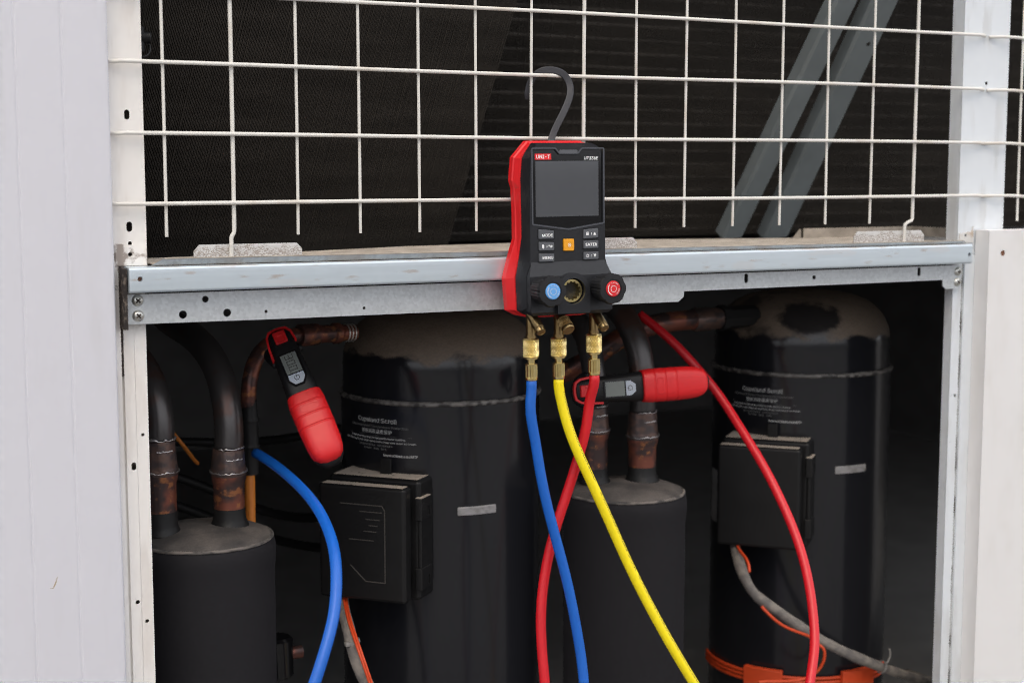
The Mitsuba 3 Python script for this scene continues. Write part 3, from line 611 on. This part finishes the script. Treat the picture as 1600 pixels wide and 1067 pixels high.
part(cd, 'cable_tie', cat(tie, put(rbox(.006, .006, .005, .001), frame((-.2745, .121, -.6745), (1, 0, 0), (0, 1, 0), (0, 0, 1)))), 'm_tie', 30)
cd2 = thing('cable_conduit', 'dusty grey sheathed cable sagging from the right terminal box towards the white post', 'cable')
pp = spline([(.400, .25, -.618), (.3959, .24, -.6315), (.3836, .215, -.6475), (.3713, .18, -.6713), (.3749, .155, -.6978), (.3994, .145, -.7198), (.4574, .135, -.7622), (.5144, .13, -.7967), (.5893, .13, -.833), (.6887, .15, -.8759), (.80, .3, -.93)], 90)
part(cd2, 'sheath', sweep(pp, .0078 + .0018 * (meshkit.fbm(pp * 45, 3) - .5) * 2, 16), 'm_conduit', True)
part(cd2, 'cable_tie', cat(lathe([(.0094, -.0016), (.0104, -.0016), (.0104, .0016), (.0094, .0016), (.0094, -.0016)], 20, (.6000, .1305, -.8375), (1, 0, -.4)), sweep(spline([(.602, .121, -.829), (.606, .119, -.818), (.6035, .118, -.806)], 10), .0016, 6)), 'm_tie', 30)
for P in ([(.3900, .235, -.622), (.3834, .215, -.6346), (.3755, .19, -.6448), (.3696, .165, -.6519), (.3665, .155, -.6659)],
          [(.380, .142, -.716), (.3865, .135, -.7252), (.4107, .128, -.746), (.4522, .125, -.7656), (.47, .130, -.777)],
          [(.470, .130, -.782), (.4789, .122, -.7872), (.4834, .125, -.8091), (.475, .135, -.8308), (.441, .145, -.8397), (.3856, .153, -.8360)]):
    part(cd2, 'orange_wire', sweep(spline(P, 30), .0024, 8), 'm_orange_wire', True)
solo('loose_wire', sweep(spline([(-.4620, .3, -.400), (-.4506, .3, -.413), (-.4360, .3, -.432), (-.4229, .31, -.4493), (-.405, .34, -.468)], 20), .0028, 8), 'm_orange_tube', 'short orange wire between the two left riser pipes', 'wire', smooth=True)
sg = thing('sight_glass', 'dark glassy valve glinting behind the blue hose at the bottom left', 'valve')
part(sg, 'body', cyl((-.330, .24, -.690), (-.330, .24, -.745), .021, 28, .004), 'm_glass_black')
part(sg, 'pipe_stub', cyl((-.362, .24, -.715), (-.296, .24, -.715), .0085, 16), 'm_copper')

# ---------------------------------------------------------------- handheld gauge
L_, Y_, R_ = map(math.radians, (.5, -2.3, .55))
GO = np.array([-.0607, -.022, -.1922])
gU = np.array([0, math.sin(L_), math.cos(L_)]); gN = np.array([0, -math.cos(L_), math.sin(L_)]); gX = np.array([1., 0, 0])
Rz = np.array([[math.cos(Y_), -math.sin(Y_), 0], [math.sin(Y_), math.cos(Y_), 0], [0, 0, 1]])
gX, gU, gN = Rz @ gX, Rz @ gU, Rz @ gN
gX, gU = math.cos(R_) * gX + math.sin(R_) * gU, -math.sin(R_) * gX + math.cos(R_) * gU
GM = frame(GO, gX, gU, gN)
G = lambda m: put(m, GM)
gw = lambda x, u, h: GO + x * gX + u * gU + h * gN
gauge = thing('pressure_gauge', 'red and dark grey handheld manifold gauge hooked on the wire guard with three hoses below', 'gauge')
def outline(half, mid=None):
    h = [(w, u) for u, w in half]
    return np.array(h + [(-w, u) for w, u in h[::-1]])
def ring(half, h, s=0.0): o = outline(half); return np.c_[o, np.full(len(o), h)]
RED = [(-.0600, .034), (-.0560, .052), (-.0500, .0632), (-.012, .0660), (.015, .0585), (.0350, .0520), (.0655, .0522), (.095, .0535), (.104, .0562), (.1310, .0535), (.1380, .0470), (.1500, .0360)]
MID = [(-.0555, .034), (-.0535, .050), (-.0490, .0575), (-.0105, .0590), (.014, .0540), (.0370, .0505), (.0600, .0505), (.095, .0506), (.104, .0512), (.1290, .0490), (.1355, .0455), (.1472, .0370)]
FACE = [(-.0500, .034), (-.0490, .048), (-.0450, .0545), (-.0080, .0548), (.011, .0490), (.0410, .0490), (.0600, .0488), (.095, .0486), (.104, .0486), (.1290, .0474), (.1365, .0452), (.1425, .0395)]
shrink = lambda o, d: [(u - d if u > .09 else u + d if u < -.03 else u, w - d) for u, w in o]
part(gauge, 'red_shell', G(loft([ring(shrink(RED, .004), .000), ring(RED, .004), ring(RED, .0135), ring(shrink(RED, .0012), .0150), ring(MID, .0245), ring(shrink(MID, .002), .0250)])), 'm_red', 15, label='red rubber shell')
body = loft([ring(shrink(MID, .0035), .016), ring(shrink(MID, .0012), .0265), ring(MID, .0285), ring(shrink(MID, .0005), .040), ring(shrink(FACE, -.0006), .0485), ring(FACE, .0500)])
winp = Polygon([(-.0446, .1391), (-.0165, .1391), (-.0112, .1332), (.0142, .1332), (.0195, .1391), (.0462, .1391), (.0462, .0535), (.0008, .0472), (-.0446, .0535)])
cut = extrude(winp, .02); cut.apply_translation((0, 0, .0476))
bt = {}
def quad(x0, x1, a, b, c, d): return Polygon([(x0, a), (x1, b), (x1, c), (x0, d)]).buffer(-.0009).buffer(.0009, 3)
BTN = {'mode': quad(-.0388, -.0190, .0468, .0448, .0351, .0353), 'back': quad(-.0385, -.0189, .0319, .0312, .0215, .0217), 'menu': quad(-.0385, -.0189, .0183, .0179, .0086, .0086),
       'up': quad(.0196, .0392, .0447, .0464, .0350, .0342), 'enter': quad(.0197, .0393, .0317, .0320, .0227, .0224), 'down': quad(.0198, .0394, .0184, .0187, .0096, .0094),
       'power': quad(-.0064, .0071, .0346, .0344, .0203, .0206)}
wells = []
for p in BTN.values():
    w = extrude(p.buffer(.0010, 3), .02); w.apply_translation((0, 0, .0488)); wells.append(w)
body = diff(body, cut, *wells)
part(gauge, 'body', G(body), 'm_body', 18)
glass = extrude(winp.buffer(-.0003), .0010); glass.apply_translation((0, 0, .0472))
part(gauge, 'window', G(glass), 'm_glass_black', False, label='glossy black display window')
lcd = extrude(sbox(-.0408, .0610, .0414, .1256), .0003); lcd.apply_translation((0, 0, .0482))
part(gauge, 'screen', G(lcd), 'm_lcd', False, label='switched off grey screen')
bz = extrude(winp.buffer(.0022, 2).difference(winp.buffer(.0006)), .0012); bz.apply_translation((0, 0, .0496))
part(gauge, 'bezel', G(bz), 'm_face', 20)
pill = extrude(LineString([(-.0088, .1366), (.0110, .1366)]).buffer(.0021, 6), .0012); pill.apply_translation((0, 0, .0496))
part(gauge, 'speaker_bar', G(pill), 'm_button', 20)
def print_at(s, x, u, h, z, width=None, bold=False, slant=0., depth=.00025):
    m = text(s, h, width, bold, depth, True, slant); m.apply_translation((x, u - h / 2, z)); return m
lg = extrude(sbox(-.0414, .1273, -.0204, .1343), .0003); lg.apply_translation((0, 0, .0482))
part(gauge, 'badge', G(lg), 'm_red', False, label='red badge with white lettering')
part(gauge, 'badge_lettering', G(print_at('UNI-T', -.0309, .1308, .0041, .0485, .0178, True)), 'm_white_print', False)
part(gauge, 'model_lettering', G(print_at('UT336E', .0316, .1289, .0037, .0482, .0180, True, .15)), 'm_white_print', False)
for nm, p in BTN.items():
    pw = nm == 'power'
    m = loft([np.c_[np.array(q.exterior.coords)[:-1], np.full(len(q.exterior.coords) - 1, z)] for q, z in ((p, .0480), (p, .0514), (affinity.scale(p, .955, .91), .0521))])
    k = part(gauge, 'power_button' if pw else 'button', G(m), 'm_orange_button' if pw else 'm_button', 25, label='orange power button' if pw else None)
    c = p.centroid; x, u = c.x, c.y; hz = .0521; S = lambda poly: (lambda e: (e.apply_translation((0, 0, hz)), e)[1])(extrude(poly, .0002))
    tri = lambda x, u, s: Polygon([(x - .0021, u - s * .0017), (x + .0021, u - s * .0017), (x, u + s * .0019)])
    bar = sbox(x - .0003 + .0002, u - .0014, x + .0003 + .0002, u + .0014)
    if nm == 'mode': t = print_at('MODE', x + .0012, u - .0010, .0032, hz, .0138, True, depth=.0002)
    elif nm == 'menu': t = print_at('MENU', x + .0012, u - .0001, .0032, hz, .0138, True, depth=.0002)
    elif nm == 'enter': t = print_at('ENTER', x + .0002, u, .0032, hz, .0150, True, depth=.0002)
    elif nm == 'up': t = cat(S(sbox(x - .0066, u - .0018, x - .0034, u + .0020).difference(sbox(x - .0060, u + .0004, x - .0040, u + .0009))), S(bar), S(tri(x + .0046, u, 1)))
    elif nm == 'down': t = cat(S(Point(x - .0050, u).buffer(.0019).difference(Point(x - .0050, u).buffer(.0012))), S(bar), S(tri(x + .0046, u, -1)))
    elif nm == 'back': t = cat(S(LineString([(x - .0048, u - .0012), (x - .0048, u + .0012)]).buffer(.0012)), S(bar), S(LineString([(x + .0030, u + .0008), (x + .0062, u + .0008), (x + .0070, u), (x + .0062, u - .0010), (x + .0042, u - .0010)]).buffer(.0004)), S(Polygon([(x + .0020, u + .0008), (x + .0034, u + .0020), (x + .0034, u - .0004)])))
    else: t = S(Point(x + .0004, u).buffer(.0021).difference(Point(x + .0004, u).buffer(.0015)).union(Point(x + .0004, u).buffer(.0007)))
    part(k, 'symbol', G(t), 'm_white_print' if not pw else 'm_panel_right', False)
# lower housing: a wedge that rises towards the viewer, its arch for the charging port, the knobs
hp = [(.0085, .0499), (-.0080, .0575), (-.0500, .0600), (-.0540, .0560), (-.0540, .020)]
wedge = trimesh.convex.convex_hull(np.array([(sx * w, u, h) for sx in (-1, 1) for u, h, w in ((.0085, .0499, .0484), (.0085, .03, .0484), (-.0080, .0575, .0538), (-.0500, .0600, .0530), (-.0540, .0560, .0490), (-.0540, .020, .0480), (-.0080, .03, .0552), (-.0450, .03, .0552))]))
arch = extrude(Point(-.0005, -.026).buffer(.0212, 12).union(sbox(-.0217, -.052, .0207, -.026)), .050); arch.apply_translation((0, 0, .020))
v = arch.vertices; v[:, 2] = np.where(v[:, 2] > .05, .0660 - .06 * np.maximum(v[:, 1] + .020, 0), v[:, 2]); arch.vertices = v
bore = cyl((-.0005, -.026, .030), (-.0005, -.026, .09), .0150, 32)
house = trimesh.boolean.union([wedge, arch, *[cyl((x, -.0235, .02), (x, -.0235, .064), .0150, 32, .001) for x in (-.0392, .0388)]], engine='manifold', check_volume=False)
part(gauge, 'lower_housing', G(diff(house, bore)), 'm_body', 20)
a = np.linspace(0, 2 * np.pi, 169)[:-1]
inner = Polygon([(-.0005 + (.0100 + .0013 * (1 if (i // 6) % 2 else 0)) * math.cos(t), -.026 + (.0100 + .0013 * (1 if (i // 6) % 2 else 0)) * math.sin(t)) for i, t in enumerate(a)])
rg = extrude(Point(-.0005, -.026).buffer(.0135, 24).difference(inner), .022); rg.apply_translation((0, 0, .038))
part(gauge, 'charging_port', G(rg), 'm_brass', 20, label='notched brass port ring')
part(gauge, 'port_core', G(cyl((-.0005, -.026, .030), (-.0005, -.026, .040), .0149, 24)), 'm_glass_black')
for x, capm, nm in ((-.0392, 'm_blue_cap', 'blue'), (.0388, 'm_red_cap', 'red')):
    ca, N = [], 112
    for i in range(N):
        t = i * 2 * np.pi / N; r = .0172 + .0014 * (abs(math.cos(3.5 * t)) ** .7) - .0004 * (i % 4 == 0); ca.append((x + r * math.cos(t), -.0235 + r * math.sin(t)))
    sc = lambda f, z: np.c_[(np.array(ca) - (x, -.0235)) * f + (x, -.0235), np.full(N, z)]
    k = part(gauge, 'knob', G(loft([sc(.86, .0630), sc(.90, .0640), sc(.93, .0800), sc(1.0, .0830), sc(1.0, .0870), sc(.93, .0895), sc(.62, .0897), sc(.60, .0890)])), 'm_knob', 30, label=f'black knob with {nm} cap')
    part(k, 'cap', G(lathe([(0, .0908), (.0085, .0906), (.0093, .0898), (.0096, .0880), (0, .0880)], 40, (x, -.0235, 0))), capm, 40)
    rings = Point(x, -.0235).buffer(.0039, 16).difference(Point(x, -.0235).buffer(.0034, 16))
    arc = LineString([(x + .0072 * math.cos(t), -.0235 + .0072 * math.sin(t)) for t in np.linspace(2.4, 4.4, 20)]).buffer(.0004)
    e = extrude(union_all([rings, arc]), .0002); e.apply_translation((0, 0, .0908)); t1 = []
    for st, a0, dirn in (('CLOSE', 1.9, -1), ('OPEN', -.95, 1)):
        for i, ch in enumerate(st):
            tt_ = a0 + dirn * .28 * i; m = text(ch, .0013, .0011, True, .0002)
            q = tt_ - math.pi / 2 if dirn < 0 else tt_ + math.pi / 2
            rr = .0066 if dirn < 0 else .0078
            t1.append(put(m, frame((x + rr * math.cos(tt_), -.0235 + rr * math.sin(tt_), .0908), (math.cos(q), math.sin(q), 0), (-math.sin(q), math.cos(q), 0), (0, 0, 1))))
    part(k, 'cap_print', G(cat(e, *t1)), 'm_white_print' if nm == 'red' else 'm_panel_left', False)
# hook: a flat strip bent over the second wire
hk = [(-.0610, -.024, -.0480), (-.0578, -.020, -.0385), (-.0453, -.017, -.0161), (-.0335, -.0135, .0030), (-.0280, -.0105, .0150), (-.0275, -.0065, .0290), (-.035, -.0030, .0398), (-.0451, .001, .0434), (-.0553, .005, .0432), (-.0637, .009, .0389), (-.0705, .0125, .0282), (-.0735, .0140, .0144), (-.0746, .015, .0085)]
hp = spline(hk, 60)
part(gauge, 'hook', sweep(hp, np.r_[np.full(57, .0042), .0040, .0030, .0016], 20, ref=(.35, .93, -.05), ell=(1.0, .36), sq=.3), 'm_hook', 35, label='dark flat hook over the wire')
# brass stems with side caps
def knurl(p, d, r, L):
    nu, nv = 108, 26; x, y, z = basis(d); V, F = [], []
    for j in range(nv + 1):
        t = j / nv
        for i in range(nu):
            a = i / nu * 2 * math.pi; e = min(t, 1 - t) * nv
            k1 = abs(((i / 6 + j / 4.4) % 1) - .5) * 2; k2 = abs(((i / 6 - j / 4.4) % 1) - .5) * 2
            rr = r - (.0010 if e < 1 else 0) - (.0013 * max(0, 1 - 1.5 * min(k1, k2)) if 2 <= e else 0)
            V.append(np.array(p) + z * L * t + rr * (math.cos(a) * x + math.sin(a) * y))
    for j in range(nv):
        for i in range(nu):
            a, b = j * nu + i, j * nu + (i + 1) % nu; F += [(a, b, b + nu), (a, b + nu, a + nu)]
    n = len(V); V += [np.array(p), np.array(p) + z * L]
    for i in range(nu):
        F += [(n, (i + 1) % nu, i), (n + 1, nv * nu + i, nv * nu + (i + 1) % nu)]
    return trimesh.Trimesh(V, F, process=False)
FIT = [(-.0437, -.082, .037, .0062), (-.0070, -.083, .036, .0080), (.0398, -.0810, .037, .0062)]
down = -gU
for i, (x, u, h, cr) in enumerate(FIT):
    st = cat(cyl(gw(x, -.048, h), gw(x, u - .002, h), .0056, 24), cyl(gw(x, u + .004, h), gw(x, u + .0005, h), .0066, 24))
    s = part(gauge, 'valve_stem', st, 'm_brass_shaded', 30)
    a0 = gw(x - .001, -.050, h - .002); dd = .06 * gX - .52 * gU + .64 * gN; dd /= np.linalg.norm(dd); o = a0 + dd * .010
    part(s, 'side_branch', cyl(a0, o + dd * .012, .0058, 24, .0005), 'm_brass_shaded', 30)
    if i == 1:
        cp = cat(knurl(o + dd * .008, dd, cr, .013), lathe([(0, .020), (.0068, .020), (cr - .0004, .021), (cr - .0002, .0245), (cr - .0012, .0258), (0, .0260)], 32, o, dd))
    else:
        cp = lathe([(0, .008), (cr - .0006, .008), (cr, .009), (cr, .0200), (cr - .0010, .0208), (cr - .0010, .0220), (cr - .0002, .0228), (cr - .0008, .0262), (.0036, .0268), (.0034, .0262), (0, .0262)], 32, o, dd)
    part(s, 'cap', cp, 'm_brass_shaded', 30)

# ---------------------------------------------------------------- hoses
def hose(name, label, i, pts, mat, n=260):
    root = thing(name, label, 'hose', None)
    x, u, h, _ = FIT[i]
    part(root, 'coupling_nut', knurl(gw(x, u, h), down, .0098, .0235), 'm_brass', 30)
    e = gw(x, u - .0235, h)
    part(root, 'neck', lathe([(0, -.001), (.0078, -.001), (.0078, .0012), (.0046, .0020), (.0046, .0075), (0, .0075)], 28, e, down), 'm_brass', 30)
    q = gw(x, u - .0300, h); f = []
    for k in range(12):
        a = k * 2 * math.pi / 12; xx, yy, zz = basis(down); c = q + (xx * math.cos(a) + yy * math.sin(a)) * .0060
        f.append(cyl(c + down * .0015, c + down * .0165, .00145, 8))
    part(root, 'ferrule', cat(lathe([(0, 0), (.0068, 0), (.0074, .0004), (.0074, .0018), (.0066, .0022), (.0066, .0160), (.0074, .0166), (.0074, .0192), (.0068, .0200), (0, .0200)], 32, q, down), *f), 'm_brass', 30)
    s = q + down * .0185
    P = spline([s, s + down * .012] + pts, n)
    part(root, 'tube', sweep(P, .0063, 20), mat, True)
    return root, P
GZ = -1.05 + .0064
hose('charging_hose', 'blue hose from the left of the gauge, looping round to the left copper pipe', 0,
     [(-.1063, -.0595, -.3540), (-.1014, -.060, -.3905), (-.0938, -.062, -.4374), (-.0835, -.064, -.4849), (-.0704, -.066, -.5331), (-.0592, -.070, -.5811), (-.0512, -.075, -.6287), (-.0466, -.080, -.668), (-.0457, -.085, -.6963),
      (-.050, -.10, -.80), (-.06, -.14, -.92), (-.09, -.22, -1.02), (-.16, -.32, GZ), (-.28, -.38, GZ), (-.40, -.36, GZ), (-.48, -.31, -1.02), (-.51, -.26, -.92), (-.50, -.225, -.80), (-.468, -.20, -.70),
      (-.4219, -.185, -.6065), (-.4053, -.175, -.5727), (-.391, -.16, -.5442), (-.3806, -.14, -.5157), (-.3728, -.115, -.4944), (-.3654, -.07, -.4729), (-.3611, -.01, -.4562), (-.361, .06, -.4446), (-.3626, .13, -.4374), (-.3688, .19, -.4318)], 'm_hose_blue')
yh, YP = hose('charging_hose', 'yellow hose hanging from the middle of the gauge and crossing the red one', 1,
     [(-.0652, -.060, -.3506), (-.0567, -.064, -.3856), (-.043, -.068, -.4213), (-.0246, -.072, -.4616), (-.0042, -.076, -.5065), (.0171, -.082, -.5555), (.0402, -.09, -.6047), (.0651, -.10, -.6541), (.097, -.11, -.7107),
      (.15, -.13, -.80), (.21, -.16, -.90), (.27, -.22, -1.0), (.34, -.32, GZ), (.44, -.45, GZ), (.52, -.60, GZ)], 'm_hose_yellow', 200)
hose('charging_hose', 'red hose from the right of the gauge, looping round past the right clamp', 2,
     [(-.0225, -.056, -.3502), (-.0254, -.052, -.382), (-.0331, -.047, -.4218), (-.0454, -.042, -.4653), (-.0628, -.040, -.5159), (-.0751, -.040, -.5626), (-.0838, -.045, -.6084), (-.0865, -.052, -.6543), (-.0862, -.060, -.6978),
      (-.078, -.075, -.80), (-.055, -.12, -.92), (-.01, -.20, -1.02), (.06, -.28, GZ), (.14, -.29, GZ), (.19, -.25, -1.02), (.215, -.20, -.92), (.238, -.16, -.82),
      (.2604, -.13, -.7299), (.2819, -.11, -.6907), (.2943, -.09, -.6551), (.3029, -.065, -.6107), (.3067, -.035, -.5658), (.3052, 0, -.5202), (.3013, .04, -.4757), (.2947, .085, -.4312), (.2835, .125, -.3878), (.2618, .15, -.3511), (.2397, .175, -.3187), (.2185, .198, -.2940), (.2060, .210, -.2810)], 'm_hose_red')
# printed lettering along the yellow hose: short ink strokes on its right flank
tg = np.gradient(YP, axis=0); tg /= np.linalg.norm(tg, axis=1)[:, None]; ink = []
from scipy.interpolate import interp1d
acc = np.r_[0, np.cumsum(np.linalg.norm(np.diff(YP, axis=0), axis=1))]; fP, fT = interp1d(acc, YP, axis=0), interp1d(acc, tg, axis=0)
s = .018
while s < .47:
    if not (.135 < s < .150 or .26 < s < .268):
        c, t = fP(s), fT(s); w = np.cross(t, [0, -1, 0]); w /= np.linalg.norm(w); w = w if w[0] > 0 else -w; nrm = np.cross(w, t); nrm = nrm if nrm[1] < 0 else -nrm
        d = (math.cos(.55) * nrm + math.sin(.55) * w); e = np.cross(t, d)
        hgt = .0022 * rng.uniform(.6, 1)
        q = trimesh.creation.box((hgt, .0006, .0004)); ink.append(put(q, frame(c + d * .00638, e, t, d)))
    s += rng.uniform(.0012, .0022)
part(yh, 'printed_marking', cat(*ink), 'm_ink', False, kind='stuff')

# ---------------------------------------------------------------- thermometer clamps
SEG = {'3': 'abgcd', '0': 'abcdef'}
def digit(ch, x, y, w, h, t):
    s = {'a': sbox(x, y + h - t, x + w, y + h), 'd': sbox(x, y, x + w, y + t), 'g': sbox(x, y + h / 2 - t / 2, x + w, y + h / 2 + t / 2), 'b': sbox(x + w - t, y + h / 2, x + w, y + h), 'c': sbox(x + w - t, y, x + w, y + h / 2),
         'f': sbox(x, y + h / 2, x + t, y + h), 'e': sbox(x, y, x + t, y + h / 2)}
    return union_all([s[k].buffer(-.00006) for k in SEG[ch]])
def clamp(label, tail, head, face, digits):
    """x runs from the grip's end (0) to the jaw (L), y across, z out of the face"""
    root = thing('thermometer_clamp', label, 'thermometer clamp', 'thermometer clamps on the pipes')
    tail, head = np.array(tail, float), np.array(head, float); d = head - tail; L = np.linalg.norm(d); d /= L
    n = np.array(face, float); n -= d * (n @ d); n /= np.linalg.norm(n); yv = np.cross(n, d); M = frame(tail, d, yv, n); k = L / .19
    S = lambda m: put(m, M)
    def sec(x, w, h, z, p=3.2, n_=28):
        a = np.arange(n_) * 2 * np.pi / n_
        return np.c_[np.full(n_, x), np.sign(np.cos(a)) * abs(np.cos(a)) ** (2 / p) * w / 2, z + np.sign(np.sin(a)) * abs(np.sin(a)) ** (2 / p) * h / 2]
    part(root, 'body', S(loft([sec(-.002 * k, .010, .010, -.006), sec(.001 * k, .024, .018, -.006), sec(.009 * k, .036, .026, -.006), sec(.03 * k, .0395, .028, -.006), sec(.085 * k, .0395, .029, -.005), sec(.105 * k, .0395, .033, -.003),
                               sec(.125 * k, .037, .033, -.003), sec(.160 * k, .034, .030, -.004), sec(.182 * k, .031, .027, -.005), sec(.189 * k, .025, .021, -.006), sec(.1905 * k, .014, .012, -.006)])), 'm_black_plastic', 40, label='black clamp body')
    gs = [(.0015, .012, .012), (.004, .025, .023), (.009, .0345, .0305), (.017, .0405, .0345), (.028, .0435, .037), (.045, .0450, .0380)]
    for xg in (.0500, .0655, .0810):
        w0, h0 = .0452, .0382
        gs += [(xg - .0016, w0, h0), (xg - .0004, w0 - .0014, h0 - .0014), (xg + .0004, w0 - .0014, h0 - .0014), (xg + .0013, w0 + .0006, h0 + .0006), (xg + .0045, w0, h0)]
    gs += [(.0900, .0440, .0378), (.0955, .0428, .0368), (.0968, .0405, .0345)]
    g = loft([sec(x * k, w, h, -.0012) for x, w, h in gs])
    part(root, 'grip', S(g), 'm_red_clamp', 30, label='red rubber grip')
    th = LineString([(.0735 * k, -.0065), (.0735 * k, .0065)]).buffer(.0045, 8); e = extrude(th.difference(th.buffer(-.0009)), .0012); e.apply_translation((0, 0, .0171))
    part(root, 'thumb_pad', S(e), 'm_red_clamp', 20)
    win = Polygon([(.106 * k, -.006), (.116 * k, -.0128), (.153 * k, -.0120), (.153 * k, .0120), (.116 * k, .0128), (.106 * k, .006)]); w = extrude(win, .0016); w.apply_translation((0, 0, .0128))
    part(root, 'window', S(w), 'm_glass_black', 20)
    dp = extrude(sbox(.1240 * k, -.0098, .1510 * k, .0098), .0004); dp.apply_translation((0, 0, .0144))
    part(root, 'display', S(dp), 'm_lcd_clamp', False, label='grey display' + (' reading 30.0' if digits else ''))
    if digits:
        # the figures read from the jaw towards the grip
        w_, h_ = .0058, .0105; ps = [digit(c, i * .0076 - .0112, -h_ / 2, w_, h_, .0011) for i, c in enumerate('300')] + [sbox(.0108, -h_ / 2, .0119, -h_ / 2 + .0011), sbox(-.0036 + .0068, -h_ / 2, -.0036 + .0078, -h_ / 2 + .001)]
        e = extrude(union_all(ps), .0002); e = put(e, frame((.1375 * k, 0, .0148), (-1, 0, 0), (0, -1, 0), (0, 0, 1)))
        part(root, 'figures', S(e), 'm_ink', False, label='dark figures 30.0')
    pb = Polygon([(.1085 * k, -.0048), (.1155 * k, -.0098), (.1222 * k, -.0098), (.1222 * k, .0098), (.1155 * k, .0098), (.1085 * k, .0048)]); b = extrude(pb.buffer(-.0004).buffer(.0004), .0013); b.apply_translation((0, 0, .0144))
    pk = part(root, 'power_button', S(b), 'm_grey_button', 25, label='grey power button')
    cx = .1165 * k; ic = Point(cx, 0).buffer(.0034, 10).difference(Point(cx, 0).buffer(.0026, 10)).difference(sbox(cx, -.0010, cx + .006, .0010)).union(sbox(cx + .0004, -.0004, cx + .0042, .0004))
    e = extrude(ic, .0002); e.apply_translation((0, 0, .0157)); part(pk, 'symbol', S(e), 'm_ink', False)
    part(root, 'jaw_button', S(diff(put(rbox(.0165 * k, .0155, .010, .0012), frame((.1770 * k, 0, .0080), (1, 0, 0), (0, 1, 0), (0, 0, 1))), put(rbox(.010, .0095, .004, .0008), frame((.1745 * k, 0, .0132), (1, 0, 0), (0, 1, 0), (0, 0, 1))))), 'm_red_clamp', 25, label='red square jaw button')
    hd = Polygon([(.152 * k, .0172), (.172 * k, .0163), (.1835 * k, .0145), (.1895 * k, .0105), (.1910 * k, .004), (.1910 * k, -.004), (.1895 * k, -.0105), (.1835 * k, -.0145), (.172 * k, -.0163), (.152 * k, -.0172)])
    e = extrude(hd.buffer(.0021, 6).difference(hd.buffer(-.0006, 6)).difference(sbox(0, -.03, .1525 * k, .03)).difference(sbox(0, -.03, .170 * k, 0)), .0085); e.apply_translation((0, 0, -.0035))
    part(root, 'jaw_edge', S(e), 'm_red_clamp', 20, label='red edge of the jaw')
    jw = [(.150 * k, .016, -.008), (.168 * k, .021, -.018), (.182 * k, .015, -.032), (.184 * k, 0, -.037), (.178 * k, -.014, -.032), (.165 * k, -.019, -.018)]
    part(root, 'jaw', S(sweep(spline(jw, 30), .0042, 10)), 'm_black_plastic', True)
    return root
clamp('thermometer clamp hanging aslant from the left copper pipe, its display showing figures', (-.3200, .040, -.4225), (-.3540, .140, -.2740), (-.22, -.95, .1), True)
clamp('thermometer clamp lying level behind the red hose, its display blank', (.2215, .055, -.3595), (.0450, .105, -.3690), (-.30, -.95, .10), False)
